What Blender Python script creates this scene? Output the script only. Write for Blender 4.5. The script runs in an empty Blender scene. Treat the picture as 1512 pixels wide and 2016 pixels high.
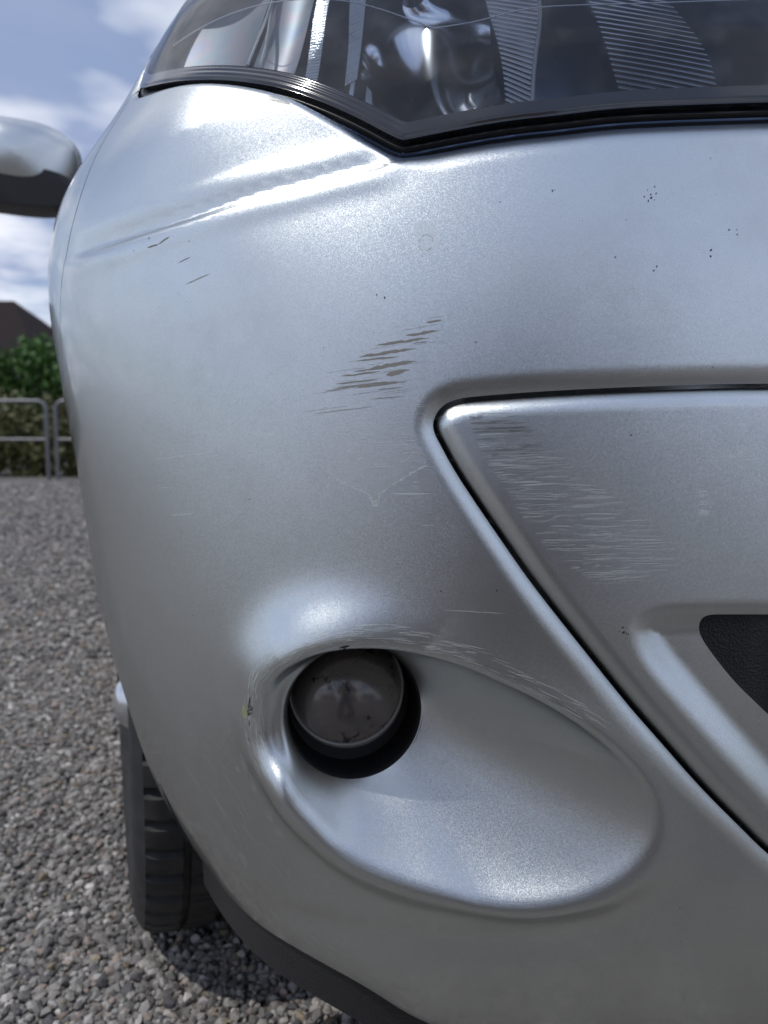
import bpy, bmesh, math, random
import numpy as np
from mathutils import Vector, Matrix

random.seed(7); RNG = np.random.default_rng(11)
scn = bpy.context.scene; COL = scn.collection
CAM = np.array([-0.665, -0.345, 0.66]); CAM_YAW = math.radians(-13.0); CAM_PITCH = math.radians(5.8)

def cubic(xs, ys):
    """natural cubic spline through (xs, ys); ys may be (n,) or (n,k)"""
    xs = np.asarray(xs, float); ys = np.asarray(ys, float); n = len(xs)
    h = np.diff(xs); A = np.zeros((n, n)); R = np.zeros(ys.shape)
    A[0, 0] = A[-1, -1] = 1
    for i in range(1, n-1):
        A[i, i-1] = h[i-1]; A[i, i] = 2*(h[i-1]+h[i]); A[i, i+1] = h[i]
        R[i] = 6*((ys[i+1]-ys[i])/h[i]-(ys[i]-ys[i-1])/h[i-1])
    m = np.linalg.solve(A, R)
    def f(x):
        x = np.clip(np.asarray(x, float), xs[0], xs[-1])
        i = np.clip(np.searchsorted(xs, x)-1, 0, n-2)
        a = xs[i+1]-x; b = x-xs[i]; hi = h[i]
        if ys.ndim > 1: a = a[..., None]; b = b[..., None]; hi = hi[..., None]
        return (m[i]*a**3+m[i+1]*b**3)/(6*hi)+(ys[i]/hi-m[i]*hi/6)*a+(ys[i+1]/hi-m[i+1]*hi/6)*b
    return f

def sstep(a, b, x):
    t = np.clip((x-a)/(b-a), 0, 1); return t*t*(3-2*t)

# plan outline of the car's right half, from the middle of the nose round to the middle of the tail
OUT = np.array([(0,0),(-.15,.005),(-.30,.024),(-.45,.065),(-.58,.118),(-.68,.185),(-.755,.27),(-.80,.355),
    (-.828,.46),(-.848,.60),(-.86,.80),(-.867,1.1),(-.87,1.6),(-.872,2.3),(-.868,3.0),(-.85,3.5),(-.80,3.8),
    (-.68,3.97),(-.45,4.04),(-.2,4.06),(0,4.065)])
_t = np.concatenate([[0], np.cumsum(np.linalg.norm(np.diff(OUT, axis=0), axis=1))])
_f = cubic(_t, OUT); _u = np.linspace(0, _t[-1], 8001); _p = _f(_u)
_a = np.concatenate([[0], np.cumsum(np.linalg.norm(np.diff(_p, axis=0), axis=1))])
SMAX = _a[-1]
_tan = np.gradient(_p, _a, axis=0); _tan[0] = (-1, 0); _tan[-1] = (1, 0)
_tan /= np.linalg.norm(_tan, axis=1)[:, None]
def outline(s):
    return np.stack([np.interp(s, _a, _p[:, 0]), np.interp(s, _a, _p[:, 1])], -1)
def outn(s):
    tx = np.interp(s, _a, _tan[:, 0]); ty = np.interp(s, _a, _tan[:, 1])
    l = np.hypot(tx, ty)
    return np.stack([ty/l*-1, tx/l], -1)      # outward (front: (0,-1), flank: (-1,0))
FP = cubic([.12,.20,.28,.35,.43,.50,.58,.66,.75,.83,.90,1.0,1.1,1.2],[.130,.074,.036,.016,.004,0,.003,.010,.0225,.0405,.064,.118,.185,.265])
GP = cubic([.12,.20,.277,.34,.408,.477,.56,.64,.73,.80,.83,.875,.91,.955,1.0,1.1,1.2],[.235,.153,.100,.073,.055,.042,.035,.026,.014,.008,.0095,.021,.040,.069,.094,.155,.22])
SP = cubic([.12,.20,.30,.45,.60,.75,.87,.95,1.0,1.1,1.2],[.12,.06,.03,.015,.008,.003,0,.003,.008,.035,.08])   # flanks behind the wheel
def profile(s, z):
    w = sstep(.50, .98, s); v = sstep(1.25, 2.2, s)
    return (FP(z)*(1-w)+GP(z)*w)*(1-v)+SP(z)*v
def base(s, z):
    s = np.asarray(s, float); z = np.asarray(z, float)
    p = outline(s)-outn(s)*profile(s, z)[..., None]
    return np.concatenate([p, z[..., None]], -1)
def nrm(v): return v/np.maximum(np.linalg.norm(v, axis=-1, keepdims=True), 1e-12)
def base_n(s, z, e=5e-4):
    ds = base(s+e, z)-base(np.maximum(s-e, -1), z); dz = base(s, z+e)-base(s, z-e)
    n = nrm(np.cross(dz, ds)); return n

# ------------------------------------------------------------------ camera
FW = np.array([-math.sin(CAM_YAW), math.cos(CAM_YAW), 0]); RT = np.array([math.cos(CAM_YAW), math.sin(CAM_YAW), 0])
cam = bpy.data.cameras.new('camera'); camo = bpy.data.objects.new('camera', cam); COL.objects.link(camo)
camo.location = CAM; camo.rotation_euler = (math.pi/2-CAM_PITCH, 0, CAM_YAW)
cam.sensor_fit = 'VERTICAL'; cam.sensor_height = 9.5; cam.sensor_width = 7.125
cam.lens = 9.5*1456/2016; cam.clip_start = .02; cam.clip_end = 2000
cam.dof.use_dof = True; cam.dof.focus_distance = .47; cam.dof.aperture_fstop = 2.0
scn.camera = camo
scn.view_settings.view_transform = 'Standard'; scn.view_settings.look = 'None'
scn.view_settings.gamma = 1; scn.view_settings.exposure = EXPO = -0.04

# ------------------------------------------------------------------ sky and sun
SUN = nrm(RT*-.44+FW*-.22+np.array([0, 0, .87]))       # towards the sun: left of and behind the photographer
SUN_EL = math.asin(SUN[2]); SUN_AZ = math.atan2(SUN[0], SUN[1])
w = bpy.data.worlds.new('World'); scn.world = w; w.use_nodes = True
nt = w.node_tree; nt.nodes.clear()
out = nt.nodes.new('ShaderNodeOutputWorld'); bg = nt.nodes.new('ShaderNodeBackground')
sky = nt.nodes.new('ShaderNodeTexSky'); sky.sky_type = 'NISHITA'; sky.sun_disc = False
sky.sun_elevation = SUN_EL; sky.sun_rotation = SUN_AZ
sky.air_density = 1.0; sky.dust_density = 1.2; sky.ozone_density = 2.0
tc = nt.nodes.new('ShaderNodeTexCoord'); sep = nt.nodes.new('ShaderNodeSeparateXYZ')
nt.links.new(tc.outputs['Generated'], sep.inputs[0])
dv = nt.nodes.new('ShaderNodeVectorMath'); dv.operation = 'DIVIDE'
addz = nt.nodes.new('ShaderNodeMath'); addz.operation = 'ADD'; addz.inputs[1].default_value = .12
nt.links.new(sep.outputs[2], addz.inputs[0])
mx0 = nt.nodes.new('ShaderNodeMath'); mx0.operation = 'MAXIMUM'; mx0.inputs[1].default_value = .05
nt.links.new(addz.outputs[0], mx0.inputs[0])
cmb = nt.nodes.new('ShaderNodeCombineXYZ')
for i in range(3): nt.links.new(mx0.outputs[0], cmb.inputs[i])
nt.links.new(tc.outputs['Generated'], dv.inputs[0]); nt.links.new(cmb.outputs[0], dv.inputs[1])
cn = nt.nodes.new('ShaderNodeTexNoise'); cn.inputs['Scale'].default_value = .75; cn.inputs['Detail'].default_value = 7
cn.inputs['Roughness'].default_value = .55; cn.inputs['Distortion'].default_value = .35
mp = nt.nodes.new('ShaderNodeMapping'); mp.inputs['Location'].default_value = (5.3, .4, 0); mp.inputs['Scale'].default_value = (1, 1, .0)
nt.links.new(dv.outputs[0], mp.inputs[0]); nt.links.new(mp.outputs[0], cn.inputs['Vector'])
cr = nt.nodes.new('ShaderNodeValToRGB'); cr.color_ramp.elements[0].position = .30; cr.color_ramp.elements[1].position = .58
cr.color_ramp.elements[0].color = (.2, .2, .2, 1); cr.color_ramp.elements[1].color = (.95, .95, .95, 1)
nt.links.new(cn.outputs[0], cr.inputs[0])
mixc = nt.nodes.new('ShaderNodeMix'); mixc.data_type = 'RGBA'
mixc.inputs[7].default_value = (2.5, 3.05, 4.6, 1)                 # thin veil of cloud
nt.links.new(cr.outputs[0], mixc.inputs[0]); nt.links.new(sky.outputs[0], mixc.inputs[6])
cn2 = nt.nodes.new('ShaderNodeTexNoise'); cn2.inputs['Scale'].default_value = 1.3; cn2.inputs['Detail'].default_value = 4; cn2.inputs['Roughness'].default_value = .58
mp2 = nt.nodes.new('ShaderNodeMapping'); mp2.inputs['Location'].default_value = (1.3, 8.2, 0); mp2.inputs['Scale'].default_value = (1, 1, 0)
nt.links.new(dv.outputs[0], mp2.inputs[0]); nt.links.new(mp2.outputs[0], cn2.inputs['Vector'])
cr2 = nt.nodes.new('ShaderNodeValToRGB'); cr2.color_ramp.elements[0].position = .46; cr2.color_ramp.elements[1].position = .66
nt.links.new(cn2.outputs[0], cr2.inputs[0])
mixd = nt.nodes.new('ShaderNodeMix'); mixd.data_type = 'RGBA'; mixd.inputs[7].default_value = (7.6, 7.8, 8.4, 1)   # thicker white cloud
nt.links.new(cr2.outputs[0], mixd.inputs[0]); nt.links.new(mixc.outputs[2], mixd.inputs[6])
nt.links.new(mixd.outputs[2], bg.inputs[0]); bg.inputs[1].default_value = .14
nt.links.new(bg.outputs[0], out.inputs[0])
sl = bpy.data.lights.new('sun', 'SUN'); sl.energy = 2.0; sl.angle = math.radians(.53); sl.color = (1, .96, .90)
so = bpy.data.objects.new('sun', sl); COL.objects.link(so); so.location = (0, 0, 20)
so.rotation_euler = Vector(-SUN).to_track_quat('-Z', 'Y').to_euler()

# ------------------------------------------------------------------ materials
def mat(name, base=(.5,.5,.5), rough=.5, metal=0, **kw):
    m = bpy.data.materials.new(name); m.use_nodes = True
    b = m.node_tree.nodes['Principled BSDF']
    b.inputs['Base Color'].default_value = (*base, 1); b.inputs['Roughness'].default_value = rough; b.inputs['Metallic'].default_value = metal
    for k, v in kw.items(): b.inputs[k].default_value = v
    m['bsdf'] = b.name
    return m
def N(m, t, **kw):
    n = m.node_tree.nodes.new(t)
    for k, v in kw.items():
        if k in n.inputs: n.inputs[k].default_value = v
        else: setattr(n, k, v)
    return n
def L(m, a, b): m.node_tree.links.new(a, b)
def BS(m): return m.node_tree.nodes['Principled BSDF']
def mixrgb(m, fac, a, b, blend='MIX'):
    n = N(m, 'ShaderNodeMix'); n.data_type = 'RGBA'; n.blend_type = blend
    for sock, v in ((n.inputs[0], fac), (n.inputs[6], a), (n.inputs[7], b)):
        if isinstance(v, bpy.types.NodeSocket): L(m, v, sock)
        else: sock.default_value = v if not isinstance(v, tuple) else (*v, 1)
    return n.outputs[2]
def math_(m, op, a, b=0.0, clamp=False):
    n = N(m, 'ShaderNodeMath'); n.operation = op; n.use_clamp = clamp
    for sock, v in ((n.inputs[0], a), (n.inputs[1], b)):
        if isinstance(v, bpy.types.NodeSocket): L(m, v, sock)
        else: sock.default_value = v
    return n.outputs[0]
def ramp(m, f, *stops):
    n = N(m, 'ShaderNodeValToRGB'); e = n.color_ramp.elements
    while len(e) < len(stops): e.new(.5)
    for q, (p, c) in zip(e, stops): q.position = p; q.color = (*c, 1) if isinstance(c, tuple) else (c, c, c, 1)
    L(m, f, n.inputs[0]); return n.outputs[0]
def noise(m, vec, scale, detail=4, rough=.5):
    n = N(m, 'ShaderNodeTexNoise'); n.inputs['Scale'].default_value = scale; n.inputs['Detail'].default_value = detail; n.inputs['Roughness'].default_value = rough
    L(m, vec, n.inputs['Vector']); return n.outputs[0]
def bump(m, h, strength, dist, normal=None):
    n = N(m, 'ShaderNodeBump'); n.inputs['Strength'].default_value = strength; n.inputs['Distance'].default_value = dist
    L(m, h, n.inputs['Height'])
    if normal: L(m, normal, n.inputs['Normal'])
    return n.outputs[0]

def paint_material():
    """aluminium-flake base coat (soft-edged lobe, no long tails) under a thin clear coat"""
    m = bpy.data.materials.new('silver_metallic_paint'); m.use_nodes = True; m.node_tree.nodes.clear()
    o = N(m, 'ShaderNodeOutputMaterial'); t = N(m, 'ShaderNodeTexCoord'); g = N(m, 'ShaderNodeNewGeometry')
    v = N(m, 'ShaderNodeTexVoronoi'); v.inputs['Scale'].default_value = 2500
    L(m, t.outputs['Object'], v.inputs['Vector'])
    s = N(m, 'ShaderNodeVectorMath'); s.operation = 'SUBTRACT'; s.inputs[1].default_value = (.5,.5,.5); L(m, v.outputs['Color'], s.inputs[0])
    sc = N(m, 'ShaderNodeVectorMath'); sc.operation = 'SCALE'; sc.inputs['Scale'].default_value = .10; L(m, s.outputs[0], sc.inputs[0])
    a = N(m, 'ShaderNodeVectorMath'); a.operation = 'ADD'; L(m, g.outputs['Normal'], a.inputs[0]); L(m, sc.outputs[0], a.inputs[1])
    nn = N(m, 'ShaderNodeVectorMath'); nn.operation = 'NORMALIZE'; L(m, a.outputs[0], nn.inputs[0])
    n1 = noise(m, t.outputs['Object'], 9, 6, .6); n2 = noise(m, t.outputs['Object'], 60, 5, .65)
    f = math_(m, 'MULTIPLY', ramp(m, n1, (.42, 0.), (.75, 1.)), ramp(m, n2, (.35, .3), (.7, 1.)))       # patchy road film
    flake = ramp(m, v.outputs['Color'], (0, (.67,.71,.705)), (1, (.81,.855,.85)))
    col = mixrgb(m, math_(m, 'MULTIPLY', f, .35), flake, (.47,.475,.44))
    gl = N(m, 'ShaderNodeBsdfAnisotropic'); gl.distribution = 'BECKMANN'; L(m, col, gl.inputs['Color']); L(m, nn.outputs[0], gl.inputs['Normal'])
    L(m, math_(m, 'ADD', math_(m, 'MULTIPLY', f, .06), PAINT_R), gl.inputs['Roughness'])
    ct = N(m, 'ShaderNodeBsdfAnisotropic'); ct.distribution = 'GGX'; L(m, math_(m, 'ADD', math_(m, 'MULTIPLY', n2, .10), .05), ct.inputs['Roughness'])
    fr = N(m, 'ShaderNodeFresnel'); fr.inputs[0].default_value = 1.42
    df = N(m, 'ShaderNodeBsdfDiffuse'); df.inputs[0].default_value = (.42,.415,.40,1)
    m0 = N(m, 'ShaderNodeMixShader'); L(m, math_(m, 'ADD', math_(m, 'MULTIPLY', f, .06), .03), m0.inputs[0]); L(m, gl.outputs[0], m0.inputs[1]); L(m, df.outputs[0], m0.inputs[2])
    m1 = N(m, 'ShaderNodeMixShader'); L(m, math_(m, 'MULTIPLY', fr.outputs[0], .9), m1.inputs[0]); L(m, m0.outputs[0], m1.inputs[1]); L(m, ct.outputs[0], m1.inputs[2])
    L(m, m1.outputs[0], o.inputs[0]); return m
PAINT_R = .405
M_PAINT = paint_material()
M_BLACK = mat('black_plastic', (.018,.018,.019), .45)
def grained():
    m = mat('grained_black_plastic', (.022,.022,.023), .42); t = N(m, 'ShaderNodeTexCoord')
    v = N(m, 'ShaderNodeTexVoronoi'); v.inputs['Scale'].default_value = 620; L(m, t.outputs['Object'], v.inputs['Vector'])
    L(m, bump(m, v.outputs['Distance'], .8, .0006), BS(m).inputs['Normal']); return m
M_GRAIN = grained()
M_RUBBER = mat('black_rubber_seal', (.012,.012,.013), .32)
M_DARK = mat('dark_interior', (.01,.01,.011), .7)
M_CHROME = mat('chrome_reflector', (.72,.74,.77), .06, 1)
def wavy():
    m = mat('wavy_chrome', (.70,.72,.77), .08, 1); t = N(m, 'ShaderNodeTexCoord')
    L(m, bump(m, noise(m, t.outputs['Object'], 14, 1), .07, .004), BS(m).inputs['Normal']); return m
M_WAVY = wavy()
def irid():
    m = mat('hazy_reflector', (.40,.43,.50), .52, .8); t = N(m, 'ShaderNodeTexCoord')
    n = noise(m, t.outputs['Object'], 28, 3)
    L(m, ramp(m, n, (.3, (.32,.36,.45)), (.45, (.38,.41,.42)), (.55, (.44,.39,.42)), (.7, (.34,.39,.49))), BS(m).inputs['Base Color']); return m
M_IRID = irid()
M_NAVY = mat('dark_chrome', (.17,.22,.33), .22, .9)
M_RIBM = mat('ribbed_reflector', (.26,.27,.29), .10, 1)
M_WHITE = mat('bright_rim', (.85,.86,.88), .2, .6)
def clear(name, tint=(1,1,1), dirt=.05, rough=.02, nscale=240):
    m = bpy.data.materials.new(name); m.use_nodes = True; n = m.node_tree.nodes; n.clear()
    o = N(m, 'ShaderNodeOutputMaterial'); tr = N(m, 'ShaderNodeBsdfTransparent'); gl = N(m, 'ShaderNodeBsdfGlossy'); df = N(m, 'ShaderNodeBsdfDiffuse')
    tr.inputs[0].default_value = (*tint, 1); gl.inputs['Roughness'].default_value = rough; df.inputs[0].default_value = (.48,.54,.62,1)
    fr = N(m, 'ShaderNodeFresnel'); fr.inputs[0].default_value = 1.5
    t = N(m, 'ShaderNodeTexCoord'); nz = noise(m, t.outputs['Object'], nscale, 2, .5)
    d = math_(m, 'MULTIPLY', ramp(m, nz, (.45, .25), (.8, 1.)), dirt)
    m1 = N(m, 'ShaderNodeMixShader'); m2 = N(m, 'ShaderNodeMixShader')
    L(m, d, m1.inputs[0]); L(m, tr.outputs[0], m1.inputs[1]); L(m, df.outputs[0], m1.inputs[2])
    L(m, fr.outputs[0], m2.inputs[0]); L(m, m1.outputs[0], m2.inputs[1]); L(m, gl.outputs[0], m2.inputs[2])
    L(m, m2.outputs[0], o.inputs[0]); return m
M_LENS = clear('headlight_lens', (.90,.95,1.0), .085, .02, 40)  # blue-white diffuse haze paints the pale reflections into the lens
M_GLASS = clear('window_glass', (.18,.20,.20), .02)
M_BORDER = mat('smoked_lens_border', (.018,.021,.028), .12, 0, **{'Coat Weight': .5})

# ------------------------------------------------------------------ objects
def link(name, me, m, parent=None, label=None, cat=None, kind=None, group=None):
    o = bpy.data.objects.new(name, me); COL.objects.link(o)
    if m and me is not None and not me.materials: me.materials.append(m)
    if parent is not None: o.parent = parent
    for k, v in (('label', label), ('category', cat), ('kind', kind), ('group', group)):
        if v: o[k] = v
    return o
def empty(name, loc=(0,0,0), **kw):
    o = link(name, None, None, **kw); o.location = loc; o.empty_display_size = .1; return o
def raw_mesh(name, P, T, Nn=None, uv=None, smooth=True):
    me = bpy.data.meshes.new(name)
    P = np.asarray(P, float); T = np.asarray(T)
    if Nn is not None:                                       # wind every face to agree with its normals
        fn = np.cross(P[T[:,1]]-P[T[:,0]], P[T[:,2]]-P[T[:,0]]); bad = (fn*Nn[T].sum(1)).sum(1) < 0
        T = np.where(bad[:,None], T[:, ::-1], T)
        ok = np.linalg.norm(fn, axis=1) > 1e-14; T = T[ok]
    me.vertices.add(len(P)); me.vertices.foreach_set('co', P.ravel())
    k = T.shape[1]; me.loops.add(T.size); me.loops.foreach_set('vertex_index', T.ravel().astype(np.int32))
    me.polygons.add(len(T)); me.polygons.foreach_set('loop_start', np.arange(0, T.size, k, dtype=np.int32))
    me.update(calc_edges=True); me.validate()
    me.polygons.foreach_set('use_smooth', np.full(len(me.polygons), smooth))
    if Nn is not None and len(me.vertices) == len(P): me.normals_split_custom_set_from_vertices([tuple(n) for n in Nn])
    return me
class MB:
    """collects boxes, tubes, lathes and grids; build() links them as one mesh"""
    def __init__(s): s.v = []; s.f = []
    def add(s, v, f):
        k = len(s.v); s.v += [tuple(map(float, q)) for q in v]; s.f += [tuple(i+k for i in q) for q in f]; return s
    def box(s, lo, hi):
        (a,b,c),(d,e,g) = lo, hi
        return s.add([(a,b,c),(d,b,c),(d,e,c),(a,e,c),(a,b,g),(d,b,g),(d,e,g),(a,e,g)],
            [(0,3,2,1),(4,5,6,7),(0,1,5,4),(1,2,6,5),(2,3,7,6),(3,0,4,7)])
    def tube(s, pts, r, n=8, caps=True):
        pts = np.asarray(pts, float); m = len(pts); V = []
        rr = np.broadcast_to(np.asarray(r, float), (m,))
        t = nrm(np.gradient(pts, axis=0)); u = np.array([0,0,1.]) if abs(t[0][2]) < .9 else np.array([1.,0,0])
        for i in range(m):
            a = nrm(np.cross(t[i], u)); u = np.cross(a, t[i])
            for k in range(n):
                q = 2*math.pi*k/n; V.append(pts[i]+rr[i]*(math.cos(q)*a+math.sin(q)*u))
        Fc = [(i*n+k, i*n+(k+1)%n, (i+1)*n+(k+1)%n, (i+1)*n+k) for i in range(m-1) for k in range(n)]
        if caps: Fc += [tuple(range(n-1, -1, -1)), tuple(range((m-1)*n, m*n))]
        return s.add(V, Fc)
    def lathe(s, prof, n=48, axis='x'):
        m = len(prof); V = []
        for k in range(n):
            q = 2*math.pi*k/n; c, d = math.cos(q), math.sin(q)
            for a, r in prof: V.append((a, r*c, r*d))
        return s.add(V, [(k*m+i, k*m+i+1, ((k+1)%n)*m+i+1, ((k+1)%n)*m+i) for k in range(n) for i in range(m-1)])
    def build(s, name, m, parent=None, smooth=False, bevel=0, xf=None, **kw):
        me = bpy.data.meshes.new(name); me.from_pydata(s.v, [], s.f); me.update()
        bm = bmesh.new(); bm.from_mesh(me); bmesh.ops.recalc_face_normals(bm, faces=bm.faces)
        if bevel: bmesh.ops.bevel(bm, geom=bm.edges[:], offset=bevel, segments=2, affect='EDGES', profile=.6)
        if xf is not None: bm.transform(xf)
        bm.to_mesh(me); bm.free()
        if smooth:
            me.polygons.foreach_set('use_smooth', np.full(len(me.polygons), True))
            try: me.set_sharp_from_angle(angle=math.radians(smooth if smooth > 1 else 40))
            except Exception: pass
        return link(name, me, m, parent, **kw)
def mirror_copy(o, parent=None, top=True):
    """the same part on the car's other side"""
    c = o.copy(); COL.objects.link(c); c.parent = parent if parent else o.parent
    if top: c.scale.x = -1; c.location.x = -o.location.x
    for ch in list(o.children):
        if not ch.get('mark'): mirror_copy(ch, c, False)
    return c
# ------------------------------------------------------------------ curves on the skin: (s round the car, z height), metres
LENS = np.array([(0.8914,0.9496),(0.8384,0.9379),(0.7933,0.9288),(0.7476,0.9184),(0.7121,0.9091),(0.6738,0.8975),(0.6394,0.8824),(0.6080,0.8663),(0.5861,0.8533),(0.5778,0.8492),(0.5734,0.8479),(0.5677,0.8482),(0.5327,0.8534),(0.4985,0.8577),(0.4651,0.8596),(0.4322,0.8629),(0.3828,0.8639),(0.3306,0.8651),
    (.285,.8665),(.268,.873),(.262,.888),(.262,1.05),(.27,1.064),(.29,1.07),(.5,1.075),(.8,1.082),(.94,1.085),(.958,1.078),(.955,1.05),(.935,1.0),(.915,.968)])
SEAM = np.array([(-.3,.6935),(0.3408,0.6926),(0.4150,0.6906),(0.4733,0.6882),(0.5206,0.6850),(0.5328,0.6832),(0.5412,0.6788),(0.5456,0.6712),(0.5455,0.6645),(0.5414,0.6572),(0.5321,0.6407),(0.5168,0.6183),(0.5016,0.5970),(0.4866,0.5758),(0.4717,0.5565),(0.4461,0.5247),(0.4201,0.4924),(0.4002,0.4700),(0.3728,0.4387),(0.3444,0.4103),(0.3278,0.3937),(.30,.370),(.27,.355),(.2,.35),(-.3,.35)])
REC = np.array([(-.3,.5574),(0.3399,0.5574),(0.3957,0.5564),(0.4115,0.5530),(0.4193,0.5466),(0.4196,0.5362),(0.4115,0.5198),(0.3939,0.4992),(0.3642,0.4657),(0.3321,0.4315),(.30,.400),(.27,.388),(-.3,.385)])
GRI = np.array([(-.3,.5515),(0.3398,0.5515),(0.3619,0.5514),(0.3742,0.5513),(0.3778,0.5481),(0.3776,0.5425),(0.3756,0.5356),(0.3698,0.5268),(0.3546,0.5075),(0.3372,0.4908),(.30,.456),(.27,.435),(.24,.42),(-.3,.418)])
RIM = np.array([(0.6563,0.4766),(0.6530,0.4907),(0.6405,0.5048),(0.6268,0.5138),(0.6082,0.5205),(0.5876,0.5231),(0.5657,0.5219),(0.5432,0.5182),(0.5205,0.5126),(0.5025,0.5055),(0.4767,0.4940),(0.4508,0.4786),(0.4311,0.4631),(0.4178,0.4481),(0.4081,0.4317),(0.4043,0.4164),(0.4057,0.4030),(0.4118,0.3920),(0.4244,0.3800),(0.4413,0.3702),(0.4609,0.3638),(0.4803,0.3603),(0.5002,0.3595),(0.5265,0.3638),(0.5565,0.3706),(0.5797,0.3780),(0.6034,0.3901),(0.6185,0.4043),(0.6302,0.4172),(0.6400,0.4320),(0.6527,0.4432),(0.6593,0.4585)])
CREASE = np.array([(0.5700,0.8394),(0.5800,0.8383),(0.6052,0.8353),(0.6420,0.8285),(0.6809,0.8227),(0.7231,0.8150),(0.7721,0.8092),(0.8206,0.8059),(0.8596,0.8049),(.95,.806)])
BOTC = cubic([-.3,0,.40,.48,.54,.573,.599,.636,.68,.74,.80,.90,1.2],[.17,.17,.176,.185,.200,.214,.230,.2425,.2475,.2455,.243,.245,.25])
FSEAM = cubic([.2,.45,.56,.62,.66,.72,.78,.814,.852,.889,.935,.955,1.2],[1.2,1.10,1.085,1.06,1.03,.97,.925,.902,.886,.884,.896,.905,.96])   # s of the bumper/wing joint at height z
ARCH = [(.70,.30,.365),(3.22,.30,.365)]

def pdist(poly, s, z, closed=True):
    s = np.asarray(s, float); z = np.asarray(z, float); sh = s.shape; p = np.stack([s.ravel(), z.ravel()], 1)
    a = poly; b = np.roll(poly, -1, 0)
    if not closed: a, b = poly[:-1], poly[1:]
    best = np.full(len(p), 1e9); ins = np.zeros(len(p), bool)
    for (ax, ay), (bx, by) in zip(a, b):
        dx, dy = bx-ax, by-ay; t = np.clip(((p[:,0]-ax)*dx+(p[:,1]-ay)*dy)/(dx*dx+dy*dy+1e-18), 0, 1)
        best = np.minimum(best, (p[:,0]-ax-t*dx)**2+(p[:,1]-ay-t*dy)**2)
        if closed and ay != by:
            c = ((ay > p[:,1]) != (by > p[:,1])) & (p[:,0] < (bx-ax)*(p[:,1]-ay)/(by-ay)+ax); ins ^= c
    d = np.sqrt(best)
    return np.where(ins, -d, d).reshape(sh)
def chaikin(p, k=2):
    for _ in range(k):
        q = np.roll(p, -1, 0); p = np.stack([.75*p+.25*q, .25*p+.75*q], 1).reshape(-1, 2)
    return p
LENSs = chaikin(LENS, 2); SEAMs = chaikin(SEAM, 2); RECs = chaikin(REC, 2); GRIs = chaikin(GRI, 2)
class Field:
    """bilinear table of a polygon's signed distance: quick to sample many times"""
    def __init__(f, poly, s0, s1, z0, z1, h=.001):
        f.s0, f.z0, f.h = s0, z0, h; ns, nz = int((s1-s0)/h)+2, int((z1-z0)/h)+2; f.ns, f.nz = ns, nz
        S, Z = np.meshgrid(s0+h*np.arange(ns), z0+h*np.arange(nz), indexing='ij'); f.t = pdist(poly, S, Z)
    def __call__(f, s, z):
        x = np.clip((s-f.s0)/f.h, 0, f.ns-1.001); y = np.clip((z-f.z0)/f.h, 0, f.nz-1.001)
        i = x.astype(int); j = y.astype(int); u = x-i; v = y-j; t = f.t
        return (t[i,j]*(1-u)+t[i+1,j]*u)*(1-v)+(t[i,j+1]*(1-u)+t[i+1,j+1]*u)*v
f_lens = Field(LENSs, .1, 1.12, .78, 1.12); f_seam = Field(SEAMs, -.05, .65, .28, .78)
f_rec = Field(RECs, -.05, .52, .32, .64); f_gri = Field(GRIs, -.05, .46, .36, .62)
_cx = CREASE[:, 0]; creaseZ = cubic(_cx, CREASE[:, 1])
# fog-lamp scoop: polar about its lamp
FC = np.array([.592, .468])
_r = RIM-FC; _th = np.unwrap(np.arctan2(_r[:,1], -_r[:,0])); _rr = np.hypot(_r[:,0], _r[:,1])
_o = np.argsort(np.mod(_th, 2*math.pi)); _thm = np.mod(_th, 2*math.pi)[_o]; _rm = _rr[_o]
_tt = np.concatenate([_thm[-4:]-2*math.pi, _thm, _thm[:4]+2*math.pi]); _r3 = np.concatenate([_rm[-4:], _rm, _rm[:4]])
_rs = cubic(_tt, _r3); _q = np.linspace(0, 2*math.pi, 721); _rq = _rs(_q)
_k = np.exp(-np.linspace(-2,2,25)**2); _k /= _k.sum(); _rq = np.convolve(np.concatenate([_rq[-13:-1], _rq, _rq[1:13]]), _k, 'valid')
def rimR(th): return np.interp(np.mod(th, 2*math.pi), _q, _rq)
LAMP = np.array([-.5705, .1555, .4660]); LAMP_R = .0482
LAX = nrm(np.array([-.05, -.985, .10])); LE1 = nrm(np.cross(LAX, [0,0,1]))*1.0; LE2 = np.cross(LE1, LAX)
if LE1[0] < 0: LE1 = -LE1
if LE2[2] < 0: LE2 = -LE2
RHO = .42
def bulge(th):           # how far the lip stands proud round the scoop: left and below, hardly at the right
    c = np.cos(th); sn = np.sin(th)
    return (.0125+.006*np.clip(sn, 0, 1))*np.clip(.45-.75*c, 0, 1)+.014*sstep(.15, .75, -sn)+.002

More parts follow.
